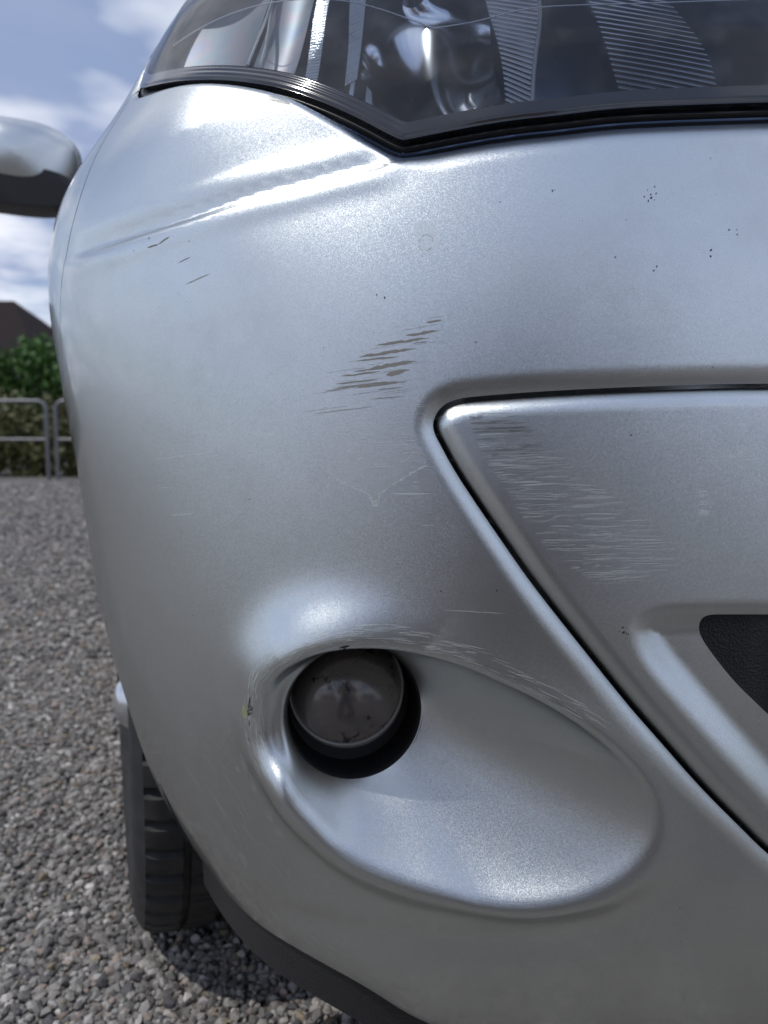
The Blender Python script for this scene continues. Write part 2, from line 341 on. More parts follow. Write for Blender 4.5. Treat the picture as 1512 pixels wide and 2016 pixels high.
def disp(s, z, ang=None):
    """relief on the bumper skin, outward +"""
    d = np.zeros_like(s)
    e = f_seam(s, z)
    d -= np.where(e > 0, .0060*np.clip(1-e/.014, 0, 1)**2.2, .0085*np.clip(1+e/.015, 0, 1)**2.4)
    inside = e < 0
    q = f_rec(s, z)
    rec = .012*sstep(.004, -.020, q)
    d -= np.where(inside, rec, 0)
    el = f_lens(s, z)                                          # roll-over below the headlight
    wl = .007+.014*sstep(.60, .54, s)
    low = (z < 1.0)
    d -= np.where(low, (.0035+.006*sstep(.62, .55, s))*np.clip(1-np.maximum(el, 0)/wl, 0, 1)**2, 0)
    # brow under the headlight's outer half: groove, and a hollow above it
    cz = creaseZ(np.clip(s, CREASE[0,0], CREASE[-1,0])); ec = z-cz
    fade = sstep(.565, .60, s)*sstep(.93, .80, s)
    ridge = sstep(.565, .60, s)*sstep(.90, .62, s)
    d += .11*np.clip(ec-.012, 0, .055)*sstep(.565, .62, s)*sstep(.88, .74, s)*(z < 1.0)
    d -= fade*(.0060*sstep(-.004, .0055, ec)*(1-.60*sstep(.003, .026, ec))*(1-sstep(.05, .10, ec)))
    d -= ridge*.0035*sstep(.010, .030, ec)*sstep(.075, .03, ec)
    d += .0012*np.exp(-((ec+.009)/.008)**2)*fade
    # lip round the scoop
    ds = FC[0]-s; dz = z-FC[1]; r = np.hypot(ds, dz); th = np.arctan2(dz, ds); ef = np.maximum(r-rimR(th), 0)
    wdt = .030-.005*np.cos(th)
    d += bulge(th)*np.exp(-(ef/wdt)**2.4)
    d -= (.0030+.004*np.clip(-np.sin(th)-.2, 0, 1)*np.clip(.8-np.cos(th), 0, 1))*np.clip(1-ef/.010, 0, 1)**2*(r < .22)
    # shallow hollow running below the scoop
    d -= .004*np.exp(-((z-(.310-.12*(s-.5)))/.016)**2)*sstep(.42, .50, s)*sstep(.74, .62, s)
    # wheel-arch flange
    return d

def shell(s, z):
    s = np.asarray(s, float); z = np.asarray(z, float)
    b = base(s, z); n = base_n(s, z)
    return b+n*disp(s, z)[..., None]
def scoop(s, z):
    s = np.asarray(s, float); z = np.asarray(z, float)
    ds = FC[0]-s; dz = z-FC[1]; r = np.hypot(ds, dz); th = np.arctan2(dz, ds); R = rimR(th)
    rho = r/R; P = shell(s, z); m = rho < 1
    if m.any():
        t = np.clip((1-rho[m])/(1-RHO), 0, 1.0)[:, None]; c = np.cos(th[m])[:, None]; sn = np.sin(th[m])[:, None]
        sa = FC[0]-R[m]*np.cos(th[m]); za = FC[1]+R[m]*np.sin(th[m])
        A = shell(sa, za); n = base_n(sa, za); Cc = LAMP+LAMP_R*(c*LE1+sn*LE2)
        dep = np.maximum(((A-Cc)*n).sum(-1, keepdims=True), .015)
        upw = np.clip(sn*1.3+.15, 0, 1)                      # the roof of the scoop dives straight in
        flo = (A-Cc)-((A-Cc)*LAX).sum(-1, keepdims=True)*LAX
        P1 = A-n*dep*(.36+.49*upw)-flo*(.20*(1-upw))
        P2 = Cc+LAX*(.012+.010*upw)+flo*(.26*(1-upw)+.1*upw)
        P[m] = A*(1-t)**3+P1*3*t*(1-t)**2+P2*3*t*t*(1-t)+Cc*t**3
    return P
def skin(s, z):
    """bumper surface with the scoop's edge rounded off"""
    s = np.asarray(s, float); z = np.asarray(z, float)
    ds = FC[0]-s; dz = z-FC[1]; r = np.hypot(ds, dz); near = r < .235
    P = np.empty(s.shape+(3,))
    if (~near).any(): P[~near] = shell(s[~near], z[~near])
    if near.any():
        s1, z1, r1 = s[near], z[near], np.maximum(r[near], 1e-6); th = np.arctan2(dz[near], ds[near]); R = rimR(th)
        e = np.abs(r1-R); bw = (.0026+.0035*np.clip(-np.sin(th)*1.2+.1, 0, 1)+.002*np.clip(-np.cos(th), 0, 1)); bw = bw*np.clip(1.6-e/(bw*2.2), 0, 1)
        acc = 0; ws = 0
        for k, wt in ((-1.,.12),(-.66,.2),(-.33,.27),(0,.3),(.33,.27),(.66,.2),(1.,.12)):
            q = 1+k*bw/r1; acc = acc+wt*scoop(FC[0]-ds[near]*q, FC[1]+dz[near]*q); ws += wt
        P[near] = acc/ws
    return P
def skin_n(f, s, z, e=2.5e-4):
    a = f(s+e, z)-f(s-e, z); b = f(s, z+e)-f(s, z-e)
    return nrm(np.cross(b, a))

def grid2(s0, s1, z0, z1, hs, hz=None):
    hz = hz or hs; ns, nz = max(2, int(round((s1-s0)/hs))+1), max(2, int(round((z1-z0)/hz))+1)
    S, Z = np.meshgrid(np.linspace(s0, s1, ns), np.linspace(z0, z1, nz), indexing='ij')
    i, j = np.meshgrid(np.arange(ns-1), np.arange(nz-1), indexing='ij'); a = (i*nz+j).ravel(); b = a+nz
    T = np.concatenate([np.stack([a, b, b+1], 1), np.stack([a, b+1, a+1], 1)])
    return np.stack([S.ravel(), Z.ravel()], 1), T
def clip(V, T, phi):
    """keep the part of a flat triangle net where phi(s, z) > 0, cutting triangles exactly on the curve"""
    f = phi(V[:,0], V[:,1]); f = np.where(np.abs(f) < 2e-6, 2e-6, f); pos = f[T] > 0; k = pos.sum(1)
    keep = T[k == 3]; cut = T[(k == 1) | (k == 2)]; newv = []; cache = {}; out = []
    def mid(a, b):
        key = (a, b) if a < b else (b, a)
        if key not in cache:
            t = f[a]/(f[a]-f[b]); cache[key] = len(V)+len(newv); newv.append(V[a]+(V[b]-V[a])*t)
        return cache[key]
    for tri in cut:
        p = f[tri] > 0
        if p.sum() == 1:
            i = int(np.argmax(p)); a, b, c = tri[i], tri[(i+1)%3], tri[(i+2)%3]; out.append((a, mid(a,b), mid(a,c)))
        else:
            i = int(np.argmin(p)); a, b, c = tri[i], tri[(i+1)%3], tri[(i+2)%3]; x, y = mid(a,b), mid(a,c)
            out.append((x, b, c)); out.append((x, c, y))
    V = np.concatenate([V, np.array(newv).reshape(-1, 2)]); T = np.concatenate([keep, np.array(out, int).reshape(-1, 3)])
    u, inv = np.unique(T, return_inverse=True)
    return V[u], inv.reshape(-1, 3)
def skirt(V, T, P, Nn, depth, want=None):
    """turn the cut edges of a panel inwards"""
    e = np.concatenate([T[:,[0,1]], T[:,[1,2]], T[:,[2,0]]]); k = np.sort(e, 1); u, ix, cnt = np.unique(k, axis=0, return_index=True, return_counts=True)
    be = e[ix[cnt == 1]]
    if want is not None: be = be[want((V[be[:,0]]+V[be[:,1]])/2)]
    if len(be) == 0: return P, Nn, T
    a, b = P[be[:,0]], P[be[:,1]]; na, nb = Nn[be[:,0]], Nn[be[:,1]]; side = nrm(np.cross(b-a, na)); n0 = len(P); m = len(be)
    Q = np.concatenate([a, b, b-nb*depth, a-na*depth]); QN = np.concatenate([nrm(side+na*.6), nrm(side+nb*.6), side, side]); i = np.arange(m)
    T2 = np.concatenate([np.stack([n0+i+m, n0+i, n0+i+3*m], 1), np.stack([n0+i+m, n0+i+3*m, n0+i+2*m], 1)])
    return np.concatenate([P, Q]), np.concatenate([Nn, QN]), np.concatenate([T, T2])
def panel(name, V, T, f, m, parent, lift=0, edge=0, want=None, **kw):
    P = f(V[:,0], V[:,1]); Nn = skin_n(f, V[:,0], V[:,1])
    if lift: P = P+Nn*lift
    if edge: P, Nn, T = skirt(V, T, P, Nn, edge, want)
    return link(name, raw_mesh(name, P, T[:, ::-1], Nn), m, parent, **kw)

# ------------------------------------------------------------------ ground
g = MB(); R0 = 400; g.add([(-R0,-R0,0),(R0,-R0,0),(R0,R0,0),(-R0,R0,0)], [(0,1,2,3)])
def gravel_mat(flat):
    m = mat('gravel_ground' if flat else 'gravel_stones', (.25,.24,.23), .85); t = N(m, 'ShaderNodeTexCoord')
    if flat:
        v = N(m, 'ShaderNodeTexVoronoi'); v.inputs['Scale'].default_value = 75; L(m, t.outputs['Object'], v.inputs['Vector'])
        hs = N(m, 'ShaderNodeSeparateColor'); L(m, v.outputs['Color'], hs.inputs[0])
        c = ramp(m, hs.outputs[0], (0, (.05,.048,.045)), (.35, (.125,.12,.113)), (.7, (.22,.21,.20)), (.9, (.27,.23,.20)), (1, (.44,.43,.41)))
        big = noise(m, t.outputs['Object'], 1.1, 5, .6)
        L(m, mixrgb(m, ramp(m, big, (.35, 0.), (.7, .35)), c, (.20,.188,.17)), BS(m).inputs['Base Color'])
        L(m, bump(m, v.outputs['Distance'], 1.0, .012), BS(m).inputs['Normal'])
    else:
        a = N(m, 'ShaderNodeAttribute'); a.attribute_name = 'tone'
        n = noise(m, t.outputs['Object'], 700, 3, .6)
        L(m, mixrgb(m, .35, a.outputs['Color'], mixrgb(m, n, (.08,.08,.08), (.6,.58,.56)), 'OVERLAY'), BS(m).inputs['Base Color'])
    return m
g.build('ground', gravel_mat(True), kind='structure')
def ico():
    p = (1+5**.5)/2; v = np.array([(-1,p,0),(1,p,0),(-1,-p,0),(1,-p,0),(0,-1,p),(0,1,p),(0,-1,-p),(0,1,-p),(p,0,-1),(p,0,1),(-p,0,-1),(-p,0,1)])/math.hypot(1,p)
    f = np.array([(0,11,5),(0,5,1),(0,1,7),(0,7,10),(0,10,11),(1,5,9),(5,11,4),(11,10,2),(10,7,6),(7,1,8),(3,9,4),(3,4,2),(3,2,6),(3,6,8),(3,8,9),(4,9,5),(2,4,11),(6,2,10),(8,6,7),(9,8,1)])
    return v, f
def stones():
    iv, fc = ico(); pts = []; rad = []
    for r0, r1, dens, ra, rb, ar in ((.0, .45, 12000, .0036, .0085, -180), (.45, 1.1, 12000, .0036, .0085, -80), (.45, 2.3, 15500, .0036, .0085, 36), (2.3, 5.0, 3000, .007, .012, 8), (5.0, 8.5, 800, .010, .017, 2), (8.5, 11.6, 600, .012, .020, 2)):
        a0, a1 = (math.radians(-42), math.radians(ar)) if ar > 0 else (math.radians(ar), math.radians(-ar)); n = int(dens*(a1-a0)*(r1*r1-r0*r0)/2)
        r = np.sqrt(RNG.uniform(r0*r0, r1*r1, n)); a = RNG.uniform(a0, a1, n)
        pts.append(CAM[:2]+RT[:2]*(r*np.sin(a))[:,None]+FW[:2]*(r*np.cos(a))[:,None]); rad.append(ra+(rb-ra)*RNG.random(n)**1.8)
    p = np.concatenate(pts); r = np.concatenate(rad); n = len(p)
    ang = RNG.uniform(0, 2*math.pi, n); sc = RNG.uniform(.62, 1.25, (n, 3)); sc[:,2] *= .8
    v = iv[None]*(1+RNG.uniform(-.26, .26, (n, 12, 1)))*sc[:,None,:]*r[:,None,None]
    til = RNG.normal(0, .5, n); cy_, sy_ = np.cos(til)[:,None], np.sin(til)[:,None]
    y, z = v[...,1]*cy_-v[...,2]*sy_, v[...,1]*sy_+v[...,2]*cy_; v[...,1], v[...,2] = y, z
    ca, sa = np.cos(ang)[:,None], np.sin(ang)[:,None]; x, y = v[...,0]*ca-v[...,1]*sa, v[...,0]*sa+v[...,1]*ca; v[...,0], v[...,1] = x, y
    v[...,:2] += p[:,None,:]; v[...,2] += (r*RNG.uniform(.1, .75, n))[:,None]
    T = (fc[None]+12*np.arange(n)[:,None,None]).reshape(-1, 3)
    me = raw_mesh('gravel', v.reshape(-1, 3), T, None, None, False)
    k = RNG.random(n); pal = np.array([(.14,.135,.13),(.22,.21,.20),(.30,.29,.275),(.40,.385,.365),(.34,.285,.25),(.55,.53,.51),(.30,.25,.18),(.10,.10,.105)])
    c = pal[np.searchsorted(np.cumsum([.18,.24,.22,.14,.08,.05,.03]), k)]*RNG.uniform(.75, 1.2, (n, 1))
    at = me.attributes.new('tone', 'FLOAT_COLOR', 'POINT'); at.data.foreach_set('color', np.concatenate([np.repeat(c, 12, 0), np.ones((n*12, 1))], 1).ravel())
    link('gravel', me, gravel_mat(False), None, 'loose grey crushed gravel covering the yard', 'gravel', 'stuff')
stones()
# ------------------------------------------------------------------ the car
car = empty('parked_car', label='silver car with scuffed front bumper and round fog lamp, parked on gravel', cat='car')
zt = lambda s: np.where(s < 1.0, 1.2, 1.035)
def arch_phi(s, z, grow=0.0):
    y = outline(s)[:, 1]; return np.minimum(*[np.hypot(y-a, z-b)-(c+grow) for a, b, c in ARCH])
def fog_out(s, z):
    ds = FC[0]-s; dz = z-FC[1]; r = np.hypot(ds, dz); return r-1.10*rimR(np.arctan2(dz, ds))
# front bumper
V, T = grid2(0, 1.125, .16, .985, .0025)
V, T = clip(V, T, lambda s, z: z-BOTC(s)); V, T = clip(V, T, lambda s, z: f_lens(s, z)); V, T = clip(V, T, lambda s, z: np.where(s < .6, np.where(s < .30, .8685-z, 1.), 1.))
V, T = clip(V, T, lambda s, z: f_seam(s, z)-.0011); V, T = clip(V, T, fog_out); V, T = clip(V, T, lambda s, z: FSEAM(z)-.0006-s); V, T = clip(V, T, arch_phi)
nth, rs = 320, np.concatenate([np.linspace(RHO, .80, 26)[:-1], np.linspace(.80, .93, 14)[:-1], np.linspace(.93, 1.05, 26)[:-1], np.linspace(1.05, 1.105, 5)])
TH, RR = np.meshgrid(np.linspace(0, 2*math.pi, nth, endpoint=False), rs, indexing='ij'); R_ = rimR(TH)*RR
V2 = np.stack([(FC[0]-R_*np.cos(TH)).ravel(), (FC[1]+R_*np.sin(TH)).ravel()], 1); nr = len(rs)
i, j = np.meshgrid(np.arange(nth), np.arange(nr-1), indexing='ij'); a = (i*nr+j).ravel(); b = (((i+1)%nth)*nr+j).ravel()
T2 = np.concatenate([np.stack([a, b+1, b], 1), np.stack([a, a+1, b+1], 1)])
Pa = skin(V[:,0], V[:,1]); Na = skin_n(skin, V[:,0], V[:,1])
Pa, Na, Ta = skirt(V, T, Pa, Na, .014, lambda m: (m[:,0] > .002) & (fog_out(m[:,0], m[:,1]) > .001))
Pb = skin(V2[:,0], V2[:,1]); Nb = skin_n(skin, V2[:,0], V2[:,1])
bumper = link('front_bumper', raw_mesh('front_bumper', np.concatenate([Pa, Pb]), np.concatenate([Ta, T2+len(Pa)])[:, ::-1], np.concatenate([Na, Nb])), M_PAINT, car)
# centre panel of the bumper, its grille opening and the lip
V, T = grid2(0, .56, .345, .70, .0025)
V, T = clip(V, T, lambda s, z: -f_seam(s, z)-.0011); V, T = clip(V, T, lambda s, z: f_gri(s, z))
centre = panel('centre_panel', V, T, shell, M_PAINT, car, 0, .014, lambda m: m[:,0] > .002)
V, T = grid2(0, .40, .405, .56, .004); V, T = clip(V, T, lambda s, z: -f_gri(s, z)+.006)
grille = panel('grille', V, T, lambda s, z: base(s, z)-base_n(s, z)*(.0205+.010*sstep(.345,.30,s)+.006*sstep(.0,-.012,f_gri(s,z))*0)[...,None], M_GRAIN, car)
gl = MB()
for k in range(4):
    zz = .432+.028*k; sm = .30-.0*k
    ss = np.linspace(0, sm, 24); P = base(ss, np.full(24, zz))-base_n(ss, np.full(24, zz))*.020
    gl.tube(P, .006, 8)
    gl.build('grille_bar', M_GRAIN, grille, smooth=60); gl = MB()
V, T = grid2(0, .93, .12, .30, .004); LIPD = .040
V, T = clip(V, T, lambda s, z: BOTC(s)-.0005-z); V, T = clip(V, T, lambda s, z: z-(BOTC(s)-LIPD)); V, T = clip(V, T, arch_phi)
lip = panel('bumper_lip', V, T, lambda s, z: base(s, BOTC(s))+base_n(s, BOTC(s))*np.array([1,1,0])*(-.005-.10*np.maximum(BOTC(s)-z-.012, 0))[...,None]+np.stack([0*s, 0*s, z-BOTC(s)], -1), M_GRAIN, car, 0, .03)
# marks on the paint: thin slivers lying on the skin
def slivers(name, strokes, m, parent, lift=.00025, f=skin, jag=.35):
    Vv = []; Tt = []
    for (s0, z0, s1, z1, wd) in strokes:
        n = max(5, int(math.hypot(s1-s0, z1-z0)/.0025)); t = np.linspace(0, 1, n); ds, dz = s1-s0, z1-z0; l = math.hypot(ds, dz)+1e-9; nx, nz_ = -dz/l, ds/l
        w_ = .5*wd*np.clip(np.minimum(t*6, (1-t)*4), .12, 1)*(1+jag*RNG.uniform(-1, 1, n)); k = len(Vv)
        off = RNG.normal(0, wd*.10, n)
        for q in range(n):
            c = (s0+ds*t[q]+nx*off[q], z0+dz*t[q]+nz_*off[q]); Vv += [(c[0]+nx*w_[q], c[1]+nz_*w_[q]), (c[0]-nx*w_[q], c[1]-nz_*w_[q])]
        for q in range(n-1): Tt += [(k+2*q, k+2*q+1, k+2*q+3), (k+2*q, k+2*q+3, k+2*q+2)]
    V = np.array(Vv); T = np.array(Tt); P = f(V[:,0], V[:,1]); Nn = skin_n(f, V[:,0], V[:,1])
    o_ = link(name, raw_mesh(name, P+Nn*lift, T, Nn), m, parent, kind='stuff'); o_['mark'] = 1; return o_
M_SCR = mat('bare_primer', (.23,.22,.20), .6)
def film(name, col, alpha, rough=.5, metal=.3):
    m = mat(name, col, rough, metal); BS(m).inputs['Alpha'].default_value = alpha; return m
M_PALE = film('pale_scuff', (.72,.76,.74), .40, .5, .3)
M_SCUFF = film('rubbed_paint', (.66,.69,.68), .18, .55, .2)
M_SCUFD = film('rubbed_dark', (.13,.13,.13), .30, .5, .2)
M_LACQ = film('dried_lacquer', (.75,.76,.73), .3, .35, .5)
M_SPOT = mat('tar_spot', (.05,.045,.04), .6)
DARK=[(0.5519,0.7323,0.5419,0.7335,0.00086),(0.5651,0.7241,0.5445,0.7268,0.00151),(0.5842,0.7186,0.5494,0.7226,0.00130),(0.5604,0.7193,0.5504,0.7201,0.00065),(0.5961,0.7114,0.5580,0.7160,0.00153),(0.5983,0.7089,0.5691,0.7111,0.00077),(0.5893,0.7034,0.5578,0.7082,0.00174),(0.5998,0.7022,0.5790,0.7038,0.00066),(0.5777,0.6997,0.5621,0.7024,0.00195),(0.6085,0.6992,0.5812,0.7019,0.00099),(0.6125,0.6941,0.5833,0.6968,0.00066),(0.6136,0.6913,0.5708,0.6955,0.00099),(0.5994,0.6916,0.5635,0.6949,0.00087),(0.5831,0.6901,0.5662,0.6914,0.00054),(0.6196,0.6898,0.5994,0.6922,0.00044),(0.5875,0.6841,0.5649,0.6858,0.00043),(0.6276,0.6750,0.5850,0.6795,0.00033),(0.7755,0.7971,0.7639,0.7983,0.00112),(0.7639,0.7983,0.7522,0.8025,0.00059),(0.7750,0.8033,0.7735,0.8043,0.00093),(0.7444,0.7831,0.7321,0.7863,0.00036),(0.7365,0.7673,0.7139,0.7729,0.00043)]
PALE=[(0.5712,0.6238,0.5470,0.6242,0.00129),(0.5532,0.6039,0.5440,0.6043,0.00053),(0.5586,0.6314,0.5548,0.6315,0.00053),(0.5591,0.6288,0.5542,0.6288,0.00043),(0.5920,0.6407,0.5693,0.6415,0.00054),(0.5979,0.6461,0.5909,0.6459,0.00054),(0.6326,0.6740,0.6178,0.6750,0.00045),(0.7781,0.6428,0.7036,0.6491,0.00077),(0.7763,0.6217,0.7465,0.6229,0.00054),(0.7607,0.6017,0.7291,0.6048,0.00084),(0.5386,0.5511,0.4972,0.5501,0.00039)]
slivers('scratches', [(a, b, c, d, w_*1.12) for a, b, c, d, w_ in DARK], M_SCR, bumper)
fine = [(s0+RNG.uniform(-.012,.012), z0+RNG.uniform(-.006,.006), s0-RNG.uniform(.01,.03), z0+RNG.uniform(-.004,.006), .00035) for s0, z0, *_ in DARK[:17] for _ in range(2)]
fine = [(a, b, c, b+(a-c)*.115, w_) for a, b, c, d, w_ in fine]
slivers('fine_scratches', fine, M_SCUFD, bumper, .0002)
slivers('pale_scratches', PALE, M_PALE, bumper)
lowf = []
for _ in range(60):
    s0 = RNG.uniform(.555, .625); z0 = RNG.uniform(.64, .688); l = RNG.uniform(.006, .03); lowf.append((s0, z0, s0-l, z0+l*RNG.uniform(.02,.12), RNG.uniform(.0002,.0005)))
slivers('hairline_scratches', lowf, M_SCUFF, bumper, .0002)
def zlim(z): return np.interp(z, [.57,.58,.592,.6075,.626,.6475,.674], [.424,.400,.400,.415,.4395,.467,.4956])
pw, dw = [], []
for _ in range(430):
    z0 = RNG.uniform(.570, .675); sl_ = np.interp(z0, [.57,.59,.622,.657,.675], [.45,.479,.501,.524,.528]); sr_ = float(zlim(z0)); l = .004+.030*RNG.random()**1.6; c = RNG.uniform(sr_, sl_)
    st = (min(c+l/2, sl_-.004), z0, max(c-l/2, sr_-.004), z0+RNG.normal(.0005,.0006), RNG.uniform(.0002, .0004)+.0009*RNG.random()**4)
    if st[0]-st[2] > .004: (dw if z0 > .648 and RNG.random() < .6 else pw).append(st)
slivers('scuff_marks', pw, M_SCUFF, centre, .00025, shell); slivers('dark_scuff_marks', dw, M_SCUFD, centre, .0002, shell)
fs = []
for _ in range(340):                                            # rubbed upper edge of the scoop
    u = RNG.random(); s0 = .60-.14*u; th = math.atan2(.01, 1); zr = FC[1]
    ang = RNG.uniform(.10, 3.7); R0_ = float(rimR(ang)); q = 1+RNG.uniform(.0, .018)/R0_+.004; s0, z0 = FC[0]-R0_*q*math.cos(ang), FC[1]+R0_*q*math.sin(ang)
    l = RNG.uniform(.003, .011); a2 = ang-l/R0_; R2 = float(rimR(a2))*(q+RNG.uniform(-.01,.03)); fs.append((s0, z0, FC[0]-R2*math.cos(a2), FC[1]+R2*math.sin(a2), RNG.uniform(.0002, .0006)))
slivers('scoop_scuffs', fs, film('scoop_rub', (.70,.74,.72), .30, .5, .3), bumper, .0003)
slivers('paint_cracks', [(.6690,.4840,.6718,.4735,.0014),(.6718,.4735,.6724,.4690,.0018),(.6702,.4765,.6662,.4770,.0009),(.6717,.4733,.6672,.4755,.0010),(.6724,.4705,.6682,.4720,.0011),(.6718,.4665,.6720,.4620,.0008),(.6030,.5245,.5960,.5262,.0008),(.6010,.5236,.5985,.5240,.0009),(.676,.452,.672,.450,.0005)], M_SPOT, bumper, .0004)
def blob(name, pts, m, parent, lift=.0002, f=skin, rag=.0, kind=None):
    p = np.array(pts); c = p.mean(0); q = chaikin(p, 2); q = q+RNG.normal(0, rag, q.shape) if rag else q
    rings = [c+(q-c)*k for k in (.0001,.33,.66,1.)]; V = np.concatenate(rings); n = len(q)
    T = np.array([(a*n+i, a*n+(i+1)%n, (a+1)*n+(i+1)%n) for a in range(3) for i in range(n)]+[(a*n+i, (a+1)*n+(i+1)%n, (a+1)*n+i) for a in range(3) for i in range(n)])
    Nn = skin_n(f, V[:,0], V[:,1]); o_ = link(name, raw_mesh(name, f(V[:,0], V[:,1])+Nn*lift, T, Nn), m, parent, kind=kind); o_['mark'] = 1; return o_
blob('lacquer_patch', [(.5643,.7993),(.5485,.7994),(.5423,.7819),(.5530,.7740),(.5592,.7818)], film('lacquer_patch', (.85,.90,.92), .45, .35, .6), bumper, .0003)
ring = []
for k in range(26):
    a = RNG.uniform(0, 6.28); r = RNG.choice([.0058, .0045, .002])*RNG.uniform(.9,1.1); c = (.5531-r*math.cos(a), .7843+r*math.sin(a)); a2 = a+RNG.uniform(.2,.6); ring.append((c[0], c[1], .5531-r*math.cos(a2), .7843+r*math.sin(a2), .0004))
slivers('cracked_ring', ring, M_SCUFD, bumper, .0005)
blob('dried_drip', [(.6188,.6384),(.6095,.6320),(.5916,.6247),(.5863,.6225),(.5856,.6177),(.5831,.6148),(.5804,.6178),(.5802,.6236),(.5728,.6283),(.5628,.6349),(.5481,.6424),(.5516,.6536),(.5838,.6600),(.6155,.6534)], film('drip_film', (.78,.80,.76), .07, .35, .4), bumper, .0003)
blob('drip_bead', [(.5831+.0026*math.cos(k), .6172+.0026*math.sin(k)) for k in np.linspace(0, 6.28, 9)[:-1]], M_LACQ, bumper, .0007)
sp = []
for s0, z0, n_ in ((.4108,.8088,9),(.4727,.8140,2),(.3601,.7879,3),(.4076,.7617,2),(.5796,.7483,1),(.4334,.7707,1),(.5394,.5624,1),(.5046,.5636,1),(.5856,.7506,1),(.5203,.7192,1),(.4242,.6600,2),(.3741,.7738,2),(.427,.540,10)):
    for _ in range(n_):
        a, b = s0+RNG.normal(0,.0022)*(n_ > 1), z0+RNG.normal(0,.0016)*(n_ > 1); an = RNG.uniform(0,3.1); l = RNG.uniform(.0006,.0018); sp.append((a, b, a+l*math.cos(an), b+l*math.sin(an), RNG.uniform(.0005,.0010)))
slivers('tar_specks', [q for q in sp if f_seam(np.array(q[0]), np.array(q[1])) > 0], M_SPOT, bumper, .0003)
slivers('tar_specks', [q for q in sp if f_seam(np.array(q[0]), np.array(q[1])) < 0], M_SPOT, centre, .0003, shell)
chips = []
for _ in range(150):
    s0, z0 = RNG.uniform(.30, .95), RNG.uniform(.24, .84)
    if f_seam(np.array(s0), np.array(z0)) > .003 and math.hypot(s0-.53, z0-.43) > .15: an = RNG.uniform(0,3.1); l = RNG.uniform(.0003,.0012); chips.append((s0, z0, s0+l*math.cos(an), z0+l*math.sin(an), RNG.uniform(.0003,.0007)))
slivers('stone_chips', chips[::2], M_SPOT, bumper, .0003); slivers('pale_stone_chips', chips[1::2], M_PALE, bumper, .0003)
slivers('pale_smear', [(.3838+RNG.uniform(-.001,.001), z, .3764+RNG.uniform(-.001,.001), z+.0003, RNG.uniform(.0006,.0018)) for z in (.6270,.6240,.6205,.6190,.6150,.6138,.6126)]+[(.372,.6475,.348,.648,.001),(.365,.6525,.36,.6525,.0008),(.366,.644,.361,.644,.0008)], M_PALE, centre, .0003, shell)
blob('yellow_stain', [(.6772+.0032*math.cos(k), .4710+.005*math.sin(k)) for k in np.linspace(0, 6.28, 8)[:-1]], film('yellow_stain', (.50,.49,.16), .28, .7, 0), bumper, .0003, rag=.0006)

dust = []
for _ in range(70):
    u, v_ = RNG.random(), RNG.random(); s0, z0 = .71-.09*u, .846+.012*v_+.030*u*v_; an = RNG.uniform(-.5, 2.2); l = RNG.uniform(.0008, .004); dust.append((s0, z0, s0-l*math.cos(an), z0+l*math.sin(an), RNG.uniform(.0002,.0006)))
slivers('dried_dirt', dust, M_SCUFD, bumper, .0003)
blob('chipped_edge', [(.6850,.8935),(.6800,.8945),(.6640,.8895),(.6600,.8860),(.6650,.8868),(.6760,.8900),(.6840,.8915)], film('chipped_edge', (.20,.20,.20), .6, .5, .2), bumper, .0003)

grime = []
for _ in range(150):                                            # rubbed and dirty lower corner
    s0, z0 = RNG.uniform(.60, .78), RNG.uniform(.255, .44)
    if math.hypot(FC[0]-s0, z0-FC[1]) < float(rimR(math.atan2(z0-FC[1], FC[0]-s0)))+.022: continue
    an = RNG.normal(-.75, .25); l = .004+.03*RNG.random()**2; grime.append((s0, z0, s0-l*math.cos(an), z0+l*math.sin(an), RNG.uniform(.0003,.0012)))
M_GRIME = film('dry_grime', (.50,.50,.46), .14, .7, 0)
slivers('grime_streaks', grime, M_GRIME, bumper, .0002)
for s0, z0, r in ((.690,.425,.006),(.684,.405,.004),(.700,.415,.003),(.672,.385,.005),(.665,.372,.004),(.715,.33,.006),(.74,.30,.005),(.70,.285,.004)):
    blob('grime_patch', [(s0+r*RNG.uniform(.6,1.2)*math.cos(k), z0+1.3*r*RNG.uniform(.6,1.2)*math.sin(k)) for k in np.linspace(0, 6.28, 9)[:-1]], M_GRIME, bumper, .00025, rag=.0003)

dp = [(.6188,.6384),(.6095,.6320),(.6000,.6280),(.5916,.6247),(.5863,.6225),(.5856,.6177),(.5831,.6148),(.5804,.6178),(.5802,.6236),(.5728,.6283),(.5628,.6349),(.5560,.6390),(.5481,.6424)]
slivers('drip_edge', [(*a, *b, .0011) for a, b in zip(dp[:-1], dp[1:])], film('drip_edge', (.85,.87,.84), .30, .35, .4), bumper, .0004, jag=.6)
# ------------------------------------------------------------------ headlight
def off(d): return lambda s, z: base(s, z)-base_n(s, z)*(d(s, z) if callable(d) else np.full(np.shape(s), d))[..., None]
V, T = grid2(.255, .965, .845, 1.09, .005); V, T = clip(V, T, lambda s, z: -f_lens(s, z))
headlight = panel('headlight', V, T, off(.075), M_NAVY, car, 0, -.070)
V, T = grid2(.255, .965, .845, 1.09, .003); V, T = clip(V, T, lambda s, z: -f_lens(s, z)-.0185)
panel('lens', V, T, off(lambda s, z: -.0005-.003*sstep(0, .05, -f_lens(s, z)-.018)), M_LENS, headlight)
x_lens = lambda s, z: pdist(LENSs, s, z)
def ring_net(e0, e1, h):
    V, T = grid2(.245, .975, .835, 1.10, h); c = f_lens(V[:,0], V[:,1])[T]
    T = T[((c < -e0+.004) & (c > -e1-.004)).any(1)]; u, inv = np.unique(T, return_inverse=True); V, T = V[u], inv.reshape(-1, 3)
    V, T = clip(V, T, lambda s, z: -x_lens(s, z)-e0); return clip(V, T, lambda s, z: x_lens(s, z)+e1)
